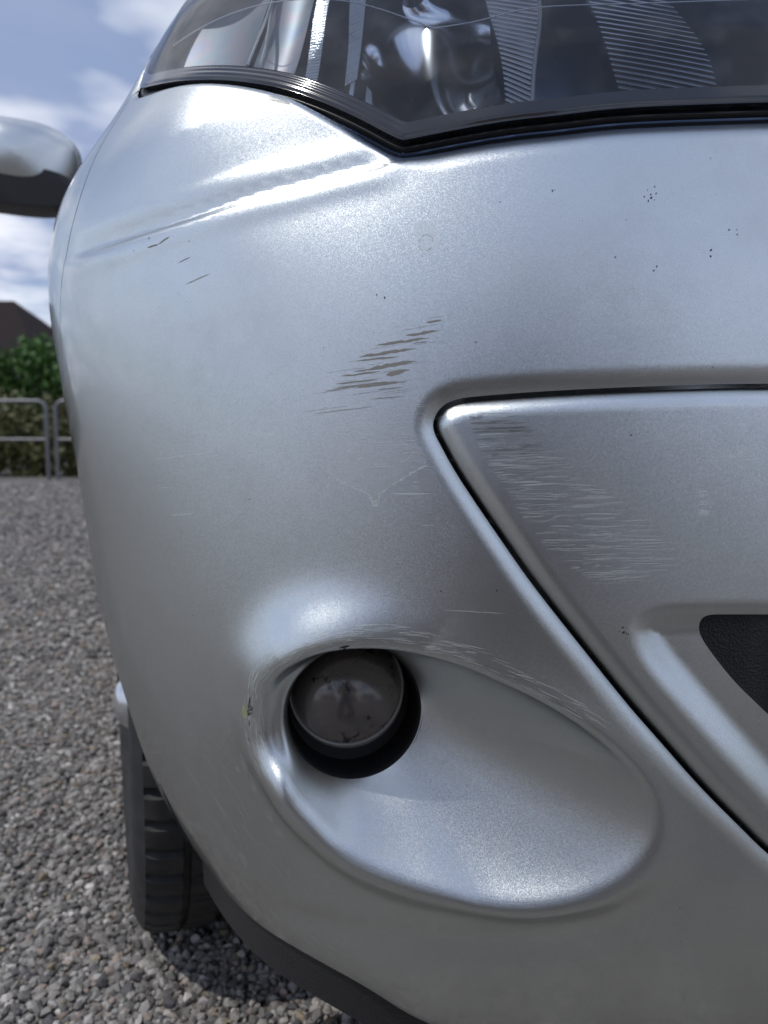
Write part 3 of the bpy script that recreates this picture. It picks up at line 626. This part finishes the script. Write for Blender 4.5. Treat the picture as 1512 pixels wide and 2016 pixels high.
V, T = ring_net(.0070, .0187, .0011)
def border(s, z):
    e = -x_lens(s, z)-.007; rid = sstep(.565, .60, s)*sstep(.83, .74, s)
    return .0005-.0010*sstep(0, .004, e)+.0005*rid*(.5+.5*np.cos(e*2*math.pi/.0036))
panel('lens_border', V, T, off(border), M_BORDER, headlight, 0, .008)
V, T = ring_net(-.0030, .0080, .0013)
def sealp(s, z):
    e = -x_lens(s, z); return .0085-.0045*np.exp(-((e-.0042)/.0022)**2)-.003*sstep(.0065,.0085,e)
panel('rubber_seal', V, T, off(sealp), M_RUBBER, headlight)
def strip(name, zs, sl, sr, d, m, ribs=0, amp=.0012, ns=24, nz=90, tilt=0, curve=0.):
    """a band of the reflector between two edges given as s at height z; ribs run across it"""
    zz = np.linspace(zs[0], zs[-1], nz); a = cubic(zs, sl)(zz); b = cubic(zs, sr)(zz); u = np.linspace(0, 1, ns)
    S = a[:,None]*(1-u)+b[:,None]*u; Z = np.repeat(zz[:,None], ns, 1)+tilt*(u[None]-.5)
    vv = np.linspace(0, 1, nz); D = d+curve*(4*u*(1-u))[None]*(.35+.65*np.sin(math.pi*(.15+.85*vv)))[:,None]
    if ribs: ph = (zz-zz[0])/(zz[-1]-zz[0]); D = D-amp*np.abs(np.sin(math.pi*ribs*ph))[:,None]*np.ones(ns)
    P = base(S, Z)-base_n(S, Z)*D[..., None]; i, j = np.meshgrid(np.arange(nz-1), np.arange(ns-1), indexing='ij'); k = (i*ns+j).ravel()
    me = raw_mesh(name, P.reshape(-1, 3), np.stack([k, k+1, k+ns+1, k+ns], 1)); return link(name, me, m, headlight)
strip('reflector_bowl', [.885,.92,.9265,.98,1.05,1.075], [.600,.606,.612,.655,.680,.690], [.505,.506,.508,.514,.529,.535], .030, M_WAVY, 0, 0, 40, 40, 0, .034)
strip('ribbed_reflector', [.88,.912,.944,.994,1.07], [.501,.5025,.5066,.518,.525], [.483,.4825,.479,.4745,.479], .026, M_RIBM, 40, .0022, 12, 400, -.012)
strip('ribbed_reflector', [.88,.925,.965,.985,1.017,1.07], [.415,.4218,.428,.4325,.442,.456], [.350,.346,.352,.360,.374,.402], .032, M_RIBM, 36, .0034, 14, 400, -.020)
strip('side_reflector', [.90,.945,1.0,1.075], [.752,.748,.752,.772], [.692,.690,.696,.712], .026, M_IRID, 0, 0, 24, 30, 0, .010)
strip('outer_reflector', [.925,.95,1.0,1.075], [.93,.93,.93,.945], [.757,.752,.757,.776], .022, M_IRID, 0, 0, 30, 30, 0, .018)
strip('ribbed_reflector', [.895,.94,1.0,1.075], [.672,.676,.690,.706], [.660,.663,.675,.690], .026, M_RIBM, 60, .0010, 8, 400)
strip('ribbed_reflector', [.93,.968,1.0,1.075], [.634,.640,.648,.666], [.624,.628,.633,.648], .026, M_RIBM, 48, .0012, 8, 320, .006)
def wire(name, pts, d, r, m, n=40):
    p = np.array(pts); f = cubic(np.linspace(0, 1, len(p)), p); q = f(np.linspace(0, 1, n)); P = base(q[:,0], q[:,1])-base_n(q[:,0], q[:,1])*d
    return MB().tube(P, r, 8).build(name, m, headlight, smooth=60)
wire('reflector_rim', [(.482,.893),(.4795,.93),(.4745,.968),(.4745,1.0),(.478,1.03),(.482,1.07)], .022, .0016, M_WHITE)
wire('reflector_rim', [(.747,.960),(.7495,.99),(.754,1.02),(.768,1.06)], .020, .0011, M_WHITE)
wire('reflector_rim', [(.731,.948),(.737,.98),(.749,1.01),(.768,1.055)], .022, .0012, M_WHITE)
wire('moulding_line', [(.86,.99),(.79,.995),(.711,.9924),(.6365,.9785),(.5846,.957),(.5568,.9428)], .0012, .00045, M_WHITE, 80)
wire('moulding_line', [(.5568,.9428),(.5197,.9469),(.4799,.9546),(.4036,.9538),(.2989,.9565)], .0012, .00045, M_WHITE, 80)
# bulb in the bowl
P0 = base(np.array(.595), np.array(1.05))-base_n(np.array(.595), np.array(1.05))*.045; n0 = base_n(np.array(.595), np.array(1.05))
MB().tube([P0-n0*.02, P0, P0+n0*.018, P0+n0*.024], [.011,.011,.009,.003], 16).build('bulb', M_CHROME, headlight, smooth=50)

# ------------------------------------------------------------------ fog lamp
fq = Matrix([[LE1[0], LE2[0], LAX[0], LAMP[0]], [LE1[1], LE2[1], LAX[1], LAMP[1]], [LE1[2], LE2[2], LAX[2], LAMP[2]], [0,0,0,1]])
def lathez(prof, n=64):
    b = MB(); m = len(prof); b.add([(r*math.cos(2*math.pi*k/n), r*math.sin(2*math.pi*k/n), z) for k in range(n) for z, r in prof],
        [(k*m+i, k*m+i+1, ((k+1)%n)*m+i+1, ((k+1)%n)*m+i) for k in range(n) for i in range(m-1)]); return b
fog = lathez([(.0005,LAMP_R+.0012),(-.001,LAMP_R-.0006),(-.010,LAMP_R-.001),(-.034,LAMP_R-.003),(-.036,.001)]).build('fog_lamp', M_BLACK, car, smooth=50, xf=fq)
def dirty_lens():
    m = mat('dirty_fog_lens', (.10,.088,.082), .16, .35); b = BS(m); t = N(m, 'ShaderNodeTexCoord'); b.inputs['Coat Weight'].default_value = .7; b.inputs['Coat Roughness'].default_value = .12
    n = noise(m, t.outputs['Object'], 130, 8, .72); n2 = noise(m, t.outputs['Object'], 34, 4, .5)
    f = math_(m, 'MULTIPLY', ramp(m, n, (.52, 0.), (.57, 1.)), ramp(m, n2, (.50, 0.), (.58, 1.)))
    L(m, mixrgb(m, f, mixrgb(m, n, (.085,.074,.066), (.17,.148,.13)), (.012,.014,.018)), b.inputs['Base Color'])
    L(m, math_(m, 'ADD', math_(m, 'MULTIPLY', n, .25), .12), b.inputs['Roughness']); return m
tiltm = fq @ Matrix.Translation((-.005, .016, -.012)) @ Matrix.Rotation(math.radians(-24), 4, 'X') @ Matrix.Rotation(math.radians(-8), 4, 'Y')
lathez([(.020*(1-(r/.0405)**2), r) for r in np.linspace(.0002, .0405, 22)]).build('lens', dirty_lens(), fog, smooth=80, xf=tiltm)
lathez([(-.001,.0400),(.0010,.0405),(.0018,.0413),(.001,.0421),(-.016,.0423)]).build('lens_ring', mat('lens_ring', (.34,.33,.31), .3, .4), fog, smooth=60, xf=tiltm)
slot = [(a, b) for a, b in ((-.030,.004),(-.027,-.002),(-.031,-.006),(-.020,.0105))]

# ------------------------------------------------------------------ wing, doors, rear quarter
def zone(name, s0, s1, z0, z1, h, cuts, m=M_PAINT, f=base, edge=.012):
    V, T = grid2(s0, s1, z0, z1, h)
    for c in cuts: V, T = clip(V, T, c)
    return panel(name, V, T, f, m, car, 0, edge)
sY = lambda y: float(np.interp(y, _p[:4800,1], _a[:4800]))
wing = zone('front_wing', .86, sY(1.20)-.002, .20, 1.035, .008, [lambda s, z: s-FSEAM(z)-.0006, lambda s, z: f_lens(np.minimum(s, 1.1), z), arch_phi], f=lambda s, z: shell(np.minimum(s,1.1), z) if False else base(s, z)+base_n(s, z)*np.where(s < 1.1, disp(np.minimum(s, 1.11), z), disp(np.minimum(s, 1.11), z)*sstep(1.3, 1.1, s))[..., None])
doors = [zone('front_door', sY(1.20)+.002, sY(2.18)-.002, .28, 1.05, .03, []), zone('rear_door', sY(2.18)+.002, sY(3.02)-.002, .28, 1.05, .03, [arch_phi])]
rear = zone('rear_quarter', sY(3.02)+.002, SMAX, .28, 1.05, .03, [arch_phi])
sill = zone('sill', sY(1.03), sY(2.90), .18, .276, .03, [], M_GRAIN)
for d, y in zip(doors, (2.02, 2.86)):
    h = MB(); h.tube([(-.872,y-.18,.90),(-.895,y-.16,.90),(-.895,y-.02,.90),(-.872,y,.90)], .011, 8); h.build('door_handle', M_PAINT, d, smooth=60)
# bonnet
ss = np.linspace(0, sY(1.20), 90)
zs = np.interp(ss, [0,.24,.275,.93,.975,1.02,5], [.8725,.875,1.083,1.090,1.085,1.039,1.039])
E = base(ss, zs); tt = np.linspace(0, 1, 28); ring = np.array([(0,.98,1.20),(-.35,1.0,1.19),(-.745,1.13,1.105),(-.83,1.20,1.055)])
Wc = cubic([0,.4,.75,1], ring)(np.linspace(0, 1, 90)**.8); Gd = []
for t in tt:
    p = E*(1-t)+Wc*t; p[:,2] += .045*np.sin(math.pi*t)*np.clip(1-(ss/ss[-1])**3, 0, 1); Gd.append(p)
Gd = np.array(Gd); i, j = np.meshgrid(np.arange(27), np.arange(89), indexing='ij'); k = (i*90+j).ravel()
bonnet = link('bonnet', raw_mesh('bonnet', Gd.reshape(-1,3), np.stack([k, k+1, k+91, k+90], 1)), M_PAINT, car)
# greenhouse
BELT = np.array([(0,.98,1.20),(-.35,1.0,1.19),(-.745,1.13,1.105),(-.835,1.22,1.06),(-.845,2.18,1.05),(-.845,3.02,1.05),(-.80,3.72,1.05),(-.5,3.98,1.05),(0,4.02,1.05)])
ROOF = np.array([(0,1.72,1.70),(-.30,1.73,1.695),(-.545,1.79,1.678),(-.60,1.86,1.665),(-.635,2.22,1.69),(-.635,3.05,1.68),(-.59,3.62,1.65),(-.4,3.78,1.645),(0,3.82,1.65)])
def quad(name, ks, m, inset=0., push=0., parent=car):
    b = MB()
    for a in ks:
        q = np.array([BELT[a], BELT[a+1], ROOF[a+1], ROOF[a]]); c = q.mean(0); n = nrm(np.cross(q[1]-q[0], q[3]-q[0])); q = c+(q-c)*(1-inset)+n*push
        b.add(q, [(0,1,2,3)])
    return b.build(name, m, parent)
scr = MB()
for a in (0, 1): scr.add([BELT[a], BELT[a+1], ROOF[a+1], ROOF[a]], [(0,1,2,3)])
scr.build('windscreen', M_GLASS, car)
quad('pillar', [2], M_PAINT); quad('pillar', [6], M_PAINT)
for k, nm in ((3,'front_side_window'),(4,'rear_side_window'),(5,'quarter_window')):
    quad(nm+'_frame', [k], M_BLACK); quad(nm, [k], M_GLASS, .10, .004)
quad('rear_window', [7], M_GLASS)
rf = MB()
for t0 in range(4):
    f0, f1 = 1-t0/4, 1-(t0+1)/4
    for a in range(8):
        def rp(a, f): x, y, z = ROOF[a]; return (x*f, y, z+.04*(1-f*f))
        rf.add([rp(a,f0), rp(a+1,f0), rp(a+1,f1), rp(a,f1)], [(0,1,2,3)])
rf.build('roof', M_PAINT, car, smooth=60)
MB().box((-.48,.30,.25),(0,3.85,.30)).build('underbody', M_DARK, car)
# arch liner
for (ya, za, ra) in ARCH:
    b = MB(); n = 60; A = np.linspace(-.04, math.pi+.04, n); V = []
    for q in A:
        y_, z_ = ya+(ra+.004)*math.cos(q), za+(ra+.004)*math.sin(q); x_ = float(base(np.array(sY(y_)), np.array(z_))[0])+.010
        V += [(x_, y_, z_), (-.50, y_, z_)]
    b.add(V, [(2*i, 2*i+1, 2*i+3, 2*i+2) for i in range(n-1)]); b.add([(-.5,ya-.5,.2),(-.5,ya+.5,.2),(-.5,ya+.5,.75),(-.5,ya-.5,.75)], [(0,1,2,3)])
    b.build('arch_liner', M_DARK, car, smooth=40)
# ------------------------------------------------------------------ wheels
def make_tyre():
    prof = [(-.078,.190),(-.090,.205),(-.0965,.228),(-.097,.250),(-.093,.270),(-.086,.2835),(-.078,.2885)]
    tread = [(-.070,.291),(-.052,.2935),(-.047,.2938),(-.0455,.2855),(-.0395,.2855),(-.038,.2945),(-.006,.2952),(-.0045,.2865),(.0045,.2865),(.006,.2952),(.038,.2945),(.0395,.2855),(.0455,.2855),(.047,.2938),(.052,.2935),(.070,.291)]
    full = prof+tread+[(-a, r) for a, r in prof[::-1]]; n = 400; V = []; m = len(full)
    for k in range(n):
        q = 2*math.pi*k/n
        for x, r in full:
            rr = r; a = abs(x)
            if r > .2875 and a > .046:                          # shoulder sipes
                ph = (q*50/(2*math.pi)+(a-.04)*3.2+(.3 if x > 0 else 0)) % 1
                if ph < .26: rr = r-.0065
            elif r > .29:
                ph = (q*50/(2*math.pi)+x*8) % 1
                if ph < .18: rr = r-.005
            V.append((x, rr*math.cos(q), rr*math.sin(q)))
    return MB().add(V, [(k*m+i, k*m+i+1, ((k+1)%n)*m+i+1, ((k+1)%n)*m+i) for k in range(n) for i in range(m-1)])
def tyre_mat():
    m = mat('tyre_rubber', (.022,.022,.023), .62); t = N(m, 'ShaderNodeTexCoord'); n = noise(m, t.outputs['Object'], 40, 6, .6)
    L(m, mixrgb(m, ramp(m, n, (.45, 0.), (.8, .5)), (.020,.020,.021), (.075,.070,.064)), BS(m).inputs['Base Color']); return m
M_TYRE = tyre_mat(); M_RIM = mat('alloy', (.72,.73,.74), .22, .9)
def make_wheel():
    b = MB().lathe([(.075,.186),(-.070,.186),(-.072,.194),(-.076,.196),(-.077,.191),(-.070,.180),(-.060,.172),(.06,.168)], 64)
    wh = b.build('wheel', M_RIM, car, smooth=40)
    for k in range(7):
        q = 2*math.pi*k/7; sp_ = MB(); pts = [(-.070,.03),(-.082,.10),(-.078,.178)]; wds = (.034,.026,.034); V = []
        for (x, r), wd in zip(pts, wds): V += [(x, r, -wd/1.3), (x, r, wd/1.3), (x+.02, r, wd/1.1), (x+.02, r, -wd/1.1)]
        sp_.add(V, [(i*4+j, i*4+(j+1)%4, (i+1)*4+(j+1)%4, (i+1)*4+j) for i in range(2) for j in range(4)]+[(0,1,2,3),(8,9,10,11)])
        sp_.build('spoke', M_RIM, wh, bevel=.003, xf=Matrix.Rotation(q, 4, 'X'))
    MB().lathe([(-.108,.001),(-.107,.018),(-.101,.028),(-.080,.044),(-.02,.06)], 32).build('hub_cap', M_RIM, wh, smooth=40)
    MB().lathe([(.0,.01),(.0,.135),(.02,.135),(.02,.01)], 40).build('brake_disc', mat('brake_disc', (.25,.24,.23), .35, .9), wh)
    make_tyre().build('tyre', M_TYRE, wh, smooth=30); return wh
w1 = make_wheel(); w1.location = (-.700, .72, .294); w1.rotation_euler = (0, 0, math.radians(8.5))
def copy_tree(o, parent):
    c = o.copy(); COL.objects.link(c); c.parent = parent
    for ch in list(o.children): copy_tree(ch, c)
    return c
w2 = copy_tree(w1, car); w2.location = (-.755, 3.22, .294); w2.rotation_euler = (0,0,0)
w3 = copy_tree(w1, car); w3.location = (.700, .72, .294); w3.rotation_euler = (0,0,math.radians(180+8.5))
w4 = copy_tree(w1, car); w4.location = (.755, 3.22, .294); w4.rotation_euler = (0,0,math.pi)
# ------------------------------------------------------------------ door mirror
def mirror_shell():
    nu, nv = 32, 20; V = []
    for i in range(nv):
        t = .004+.996*i/(nv-1)
        r = (1-(1-t)**2.3)**.5 if t < 1 else 1
        yy = -.085+.115*t
        for k in range(nu):
            q = 2*math.pi*k/nu; c, s_ = math.cos(q), math.sin(q); e = .72
            x = math.copysign(abs(c)**e, c)*.125*r; z = math.copysign(abs(s_)**e, s_)*.092*r
            z += .012*r*(-x/.125)*0+.010*x/.125; V.append((x, yy, z))
    return MB().add(V, [(i*nu+k, i*nu+(k+1)%nu, (i+1)*nu+(k+1)%nu, (i+1)*nu+k) for i in range(nv-1) for k in range(nu)]+[tuple(range(nu-1,-1,-1))])
mc = Matrix.Translation((-1.055, 1.41, 1.232)) @ Matrix.Rotation(math.radians(6), 4, 'Y') @ Matrix.Rotation(math.radians(10), 4, 'Z')
mirror = mirror_shell().build('door_mirror', M_PAINT, car, smooth=60, xf=mc)
def mirror_ring(y0, y1, k, zc=1.0, zo=0.0):
    n = 40; V = []
    for y_, kk in ((y0, k*.97), (y0+.003, k), (y1-.003, k), (y1, k*.97)):
        for i_ in range(n):
            q = 2*math.pi*i_/n; c, s_ = math.cos(q), math.sin(q); x = math.copysign(abs(c)**.72, c)*.125*kk; V.append((x, y_, math.copysign(abs(s_)**.72, s_)*.092*kk*zc+.010*x/.125+zo))
    return MB().add(V, [(a*n+i_, a*n+(i_+1)%n, (a+1)*n+(i_+1)%n, (a+1)*n+i_) for a in range(3) for i_ in range(n)]+[tuple(range(n)), tuple(range(3*n, 4*n))])
mirror_ring(-.072, .030, .98, .44, -.060).build('mirror_base', M_BLACK, mirror, smooth=50, xf=mc)
mirror_ring(.024, .042, 1.035).build('mirror_surround', M_BLACK, mirror, smooth=50, xf=mc)
mirror_ring(.0425, .0455, .93).build('mirror_glass', M_CHROME, mirror, xf=mc)
MB().tube([(-.84,1.33,1.10),(-.90,1.36,1.13),(-.96,1.39,1.155)], [.035,.03,.03], 12).build('mirror_arm', M_BLACK, mirror, smooth=60)
# the car's other half
for o in list(car.children):
    if o.name.startswith('wheel'): continue
    mirror_copy(o)
# ------------------------------------------------------------------ yard beyond the car
def at(x, d, z=0.0): p = CAM*np.array([1,1,0])+RT*x+FW*d; return Vector((p[0], p[1], z))
M_GALV = mat('galvanised_steel', (.20,.205,.215), .5, .7)
def railing(x0, x1, d, label):
    root = empty('railing', at((x0+x1)/2, d), label=label, cat='railing', group='tubular steel railings along the hedge'); root.rotation_euler.z = CAM_YAW
    h = (x1-x0)/2; r = .14; pts = [(-h,0,-.1),(-h,0,.9)]
    pts = [(-h,0,-.05),(-h,0,.5),(-h,0,1.20-r)]+[(-h+r-r*math.cos(q),0,1.20-r+r*math.sin(q)) for q in np.linspace(.2,1.57,6)]
    pts += [(0,0,1.20)]+[(-p[0],0,p[2]) for p in pts[::-1]]
    MB().tube(pts, .030, 10).build('frame', M_GALV, root, smooth=60)
    MB().tube([(-h,0,.62),(0,0,.62),(h,0,.62)], .024, 10).build('rail', M_GALV, root, smooth=60)
for x0, x1, lb in ((-10.2,-7.72,'steel tube railing at the far end beyond the rounded railing'),(-7.6,-5.12,'steel tube railing with rounded top corner in front of the hedge'),(-4.98,-2.5,'steel tube railing partly hidden by the silver bumper'),(-2.36,.12,'steel tube railing behind the parked car')):
    railing(x0, x1, 11.3, lb)
def leaf_mat(name, c0, c1):
    m = mat(name, c0, .6); g_ = N(m, 'ShaderNodeNewGeometry'); L(m, ramp(m, g_.outputs['Random Per Island'], (0, c0), (1, c1)), BS(m).inputs['Base Color'])
    BS(m).inputs['Transmission Weight'].default_value = 0; return m
def leaves(n, sampler, size):
    p = sampler(n); nn = nrm(RNG.normal(0, 1, (n, 3))+np.array([0,0,.4])); a = nrm(np.cross(nn, RNG.normal(0, 1, (n, 3)))); b = np.cross(nn, a); s = size*RNG.uniform(.6, 1.4, (n, 1))
    V = np.stack([p-a*s, p+b*s*.5, p+a*s, p-b*s*.5], 1).reshape(-1, 3); return V, np.arange(4*n).reshape(-1, 4)
def lump_sampler(cs):
    cs = np.array(cs, float)
    def f(n):
        k = RNG.integers(0, len(cs), n); u = nrm(RNG.normal(0, 1, (n, 3)))*(RNG.random((n, 1))**.4); return cs[k, :3]+u*cs[k, 3:6]
    return f
def bush(name, x, d, lumps, n, size, m, label, cat, stems=5, group=None):
    root = empty(name, at(x, d), label=label, cat=cat, group=group); root.rotation_euler.z = CAM_YAW
    V, Fq = leaves(n, lump_sampler(lumps), size); link('crown' if cat == 'tree' else 'foliage', raw_mesh('foliage', V, Fq, None, None, False), m, root)
    b = MB()
    for k in range(stems):
        c = lumps[k % len(lumps)]; b.tube([(c[0]*.5+random.uniform(-.1,.1), 0, -.05), (c[0]*.8, c[1]*.5, c[2]*.5), (c[0], c[1], c[2]+c[5]*.5)], [.05,.035,.01], 6)
    b.build('trunk' if cat == 'tree' else 'stem', mat('bark', (.10,.08,.06), .9), root); return root
M_OLIVE = leaf_mat('olive_leaves', (.055,.065,.018), (.14,.135,.045)); M_GREEN = leaf_mat('green_leaves', (.03,.085,.012), (.075,.17,.025))
for k, x in enumerate((-10.6,-8.2,-5.8,-3.4,-1.0,1.4,3.8,6.2,8.6)):
    lumps = [(random.uniform(-1.2,1.2), random.uniform(-.3,.3), random.uniform(.35,1.05), .55, .5, .5) for _ in range(16)]+[(i*.5-1.2, 0, .3, .5, .45, .4) for i in range(6)]
    bush('hedge_shrub', x, 12.6, lumps, 5200, .06, M_OLIVE, ('dry olive hedge shrub far along the railings','olive hedge shrub past the railing end','olive hedge shrub behind the rounded railing corner','olive hedge shrub behind the second railing','olive hedge shrub behind the third railing','olive hedge shrub behind the last railing','olive hedge shrub just past the last railing','olive hedge shrub second past the last railing','olive hedge shrub at the open end of the hedge')[k], 'shrub', 6, 'shrubs of the hedge')
lumps = [(random.uniform(-.9,.9), random.uniform(-.7,.7), random.uniform(1.2,2.3), .5, .5, .45) for _ in range(14)]+[(random.uniform(-.7,.7),0,.8,.6,.5,.5) for _ in range(4)]
bush('green_bush', -6.9, 14.6, lumps, 7000, .07, M_GREEN, 'bright green leafy bush standing behind the olive hedge', 'bush', 6)
# house with the dark hipped roof
M_ROOF = mat('dark_roof_tiles', (.03,.025,.025), .9, 0, **{'Specular IOR Level': .1}); M_WALL = mat('grey_render', (.30,.29,.28), .9); M_WIN = mat('house_pane', (.02,.03,.05), .08); M_FRAME = mat('window_frame', (.55,.55,.54), .5)
def tiles(m):
    t = N(m, 'ShaderNodeTexCoord'); b = N(m, 'ShaderNodeTexBrick'); b.inputs['Scale'].default_value = 3.2; L(m, t.outputs['Object'], b.inputs['Vector'])
    L(m, mixrgb(m, b.outputs['Fac'], (.030,.023,.023), (.016,.014,.014)), BS(m).inputs['Base Color'])
tiles(M_ROOF)
def house(x, d, wd, dp, eave, ridge, label, rot=CAM_YAW, roofm=None, wallm=None, hip=2.2, windows=((-4,1.2),(-1,1.2),(2.2,1.2)), skylight=False):
    root = empty('house', at(x, d), label=label, cat='house', group=None); root.rotation_euler.z = rot
    MB().box((-wd/2,0,-.1),(wd/2,dp,eave)).build('wall', wallm or M_WALL, root)
    o_ = .45; a, b, c = wd/2+o_, -o_, dp+o_
    r = MB(); r.add([(-a,b,eave-.1),(a,b,eave-.1),(a,c,eave-.1),(-a,c,eave-.1),(-a+hip,dp/2,ridge),(a-hip,dp/2,ridge)], [(0,1,5,4),(1,2,5),(2,3,4,5),(3,0,4),(3,2,1,0)])
    rf_ = r.build('roof', roofm or M_ROOF, root)
    MB().box((-wd*.2,dp/2-.3,ridge-.8),(-wd*.2+.6,dp/2+.3,ridge+.7)).build('chimney', M_WALL, rf_)
    if skylight:
        k = (ridge-eave)/(dp/2+o_); y0 = dp*.18; z0 = eave-.1+(y0+o_)*k
        MB().add([(a-4.6,y0,z0+.06),(a-3.7,y0,z0+.06),(a-3.7,y0+.8,z0+.06+.8*k),(a-4.6,y0+.8,z0+.06+.8*k),(a-4.6,y0,z0-.05),(a-3.7,y0,z0-.05),(a-3.7,y0+.8,z0-.05+.8*k),(a-4.6,y0+.8,z0-.05+.8*k)], [(0,1,2,3),(0,4,5,1),(1,5,6,2),(2,6,7,3),(3,7,4,0)]).build('skylight', M_WIN, rf_)
    for wx, wz in windows:
        f = MB(); f.box((wx-.65,-.06,wz-.08),(wx+.65,.02,wz)); f.box((wx-.65,-.06,wz+1.3),(wx+.65,.02,wz+1.38)); f.box((wx-.65,-.05,wz),(wx-.57,.02,wz+1.3)); f.box((wx+.57,-.05,wz),(wx+.65,.02,wz+1.3)); f.box((wx-.03,-.045,wz),(wx+.03,.02,wz+1.3))
        fo = f.build('window', M_FRAME, root); MB().box((wx-.57,-.02,wz),(wx+.57,.012,wz+1.3)).build('pane', M_WIN, fo)
    MB().box((wd*.33,-.05,0),(wd*.33+.95,.03,2.05)).build('door', mat('house_door', (.05,.06,.09), .5), root)
    return root
house(-19.4, 27, 13.4, 8, 3.55, 6.2, 'grey house with dark brown hipped roof and skylight beyond the hedge', hip=2.9, skylight=True, windows=((-3.5,1.3),(.5,1.3),(3.2,1.3),(5.6,1.3)))
# the houses across the yard, in front of the car
M_TERR = mat('terracotta_roof', (.24,.10,.065), .8); M_CREAM = mat('cream_render', (.55,.50,.42), .9)
for x, d, lb, rm, wm in ((-13,-17,'cream house with terracotta roof across the yard from the car',M_TERR,M_CREAM),(3,-19,'grey house with terracotta roof facing the car bonnet',M_TERR,M_WALL),(19,-17,'cream house with dark roof facing the car',M_ROOF,M_CREAM)):
    house(x, d, 11, 8, 3.0, 5.6, lb, CAM_YAW+math.pi, rm, wm)
# one odd pebble
iv, fc = ico(); P = iv*np.array([.010,.007,.006])*(1+RNG.uniform(-.15,.15,(12,1))); me = raw_mesh('orange_pebble', P, fc, None, None, False)
pb = link('orange_pebble', me, mat('orange_stone', (.42,.23,.08), .7), None, 'small orange brown pebble lying on the grey gravel under the bumper', 'pebble')
pb.location = at(-.158, .88, .011)
# ------------------------------------------------------------------ the photographer, kneeling in front of the car (seen only mirrored in the paint)
def skinned(chains, subdiv=2):
    """chains of ((x, d, z), radius): first chain's first point is the root; a chain may start at an earlier point's index"""
    me = bpy.data.meshes.new('sk'); V = []; E = []; R = []
    for start, pts in chains:
        prev = start
        for (x, d, z), r in pts:
            V.append(at(x, d, z)); R.append(r); k = len(V)-1
            if prev is not None: E.append((prev, k))
            prev = k
    me.from_pydata(V, E, []); o = bpy.data.objects.new('sk', me); COL.objects.link(o)
    o.modifiers.new('skin', 'SKIN'); sv = me.skin_vertices[0].data
    for q, r in zip(sv, R): q.radius = (r, r)
    for q in sv: q.use_root = False
    sv[0].use_root = True
    sb = o.modifiers.new('sub', 'SUBSURF'); sb.levels = subdiv; sb.render_levels = subdiv
    dg = bpy.context.evaluated_depsgraph_get(); res = bpy.data.meshes.new_from_object(o.evaluated_get(dg)); bpy.data.objects.remove(o)
    res.polygons.foreach_set('use_smooth', np.full(len(res.polygons), True)); return res
person = empty('person', at(0, -.62), label='kneeling person in dark jacket and black trousers photographing the bumper', cat='person')
INV = Matrix.Translation(-at(0, -.62))
body = skinned([(None, [((-.03,-.62,.50),.17),((-.03,-.60,.66),.16),((-.02,-.52,.84),.185),((.02,-.44,1.00),.12),((.05,-.38,1.08),.055),((.08,-.32,1.16),.088),((.09,-.30,1.24),.092),((.09,-.31,1.305),.06)]),
    (0, [((-.15,-.55,.45),.11),((-.19,-.32,.09),.068),((-.16,-.60,.075),.056),((-.16,-.78,.06),.042),((-.16,-.86,.035),.03)]),
    (0, [((.10,-.55,.45),.11),((.18,-.32,.09),.068),((.14,-.60,.075),.056),((.14,-.78,.06),.042),((.14,-.86,.035),.03)]),
    (3, [((-.17,-.43,.97),.075),((-.26,-.36,.72),.055),((-.06,-.14,.645),.034),((-.03,-.09,.648),.030)]),
    (3, [((.20,-.43,.97),.075),((.32,-.30,.74),.055),((.17,-.12,.655),.034),((.135,-.075,.652),.030)])])
body.transform(INV)
for c, r in (((.025,.028,.04), .8), ((.012,.012,.014), .8), ((.45,.28,.21), .5)): body.materials.append(mat('clothing', c, r))
off0 = at(0, -.62)
for p in body.polygons:
    c = p.center+off0; v = np.array(c)-CAM; x, d = float(v@RT), float(v@FW)
    p.material_index = 2 if (c.z > 1.085 or (d > -.17 and .58 < c.z < .72 and x < .24)) else (1 if c.z < .55 and d < -.2 else 0)
link('body', body, None, person)
hair = skinned([(None, [((.088,-.335,1.22),.090),((.09,-.325,1.29),.080),((.09,-.32,1.32),.05)])]); hair.transform(INV); link('hair', hair, mat('hair', (.03,.02,.015), .6), person)
for nm, x, s_, n in (('hand', -.035, 1, 4), ('hand', .118, -1, 4)):
    for k in range(n):
        z = .70-.022*k; f = skinned([(None, [((x-.012*s_, -.075, z-.02), .010),((x-.030*s_, -.045, z), .0095),((x-.018*s_, -.022, z), .009),((x+.006*s_, -.020, z), .008)])], 1); f.transform(INV); link('finger', f, body.materials[2], person)
ph = empty('smartphone', at(.042, -.026, .66), label='black smartphone held up to the bumper by the kneeling person', cat='phone'); ph.rotation_euler = (-CAM_PITCH, 0, CAM_YAW)
MB().box((-.036,-.004,-.125),(.036,.004,.022)).build('phone_body', M_BLACK, ph, bevel=.003)
MB().box((-.034,-.0046,-.121),(.034,-.0041,.018)).build('screen', mat('phone_screen', (.02,.02,.025), .05), ph)
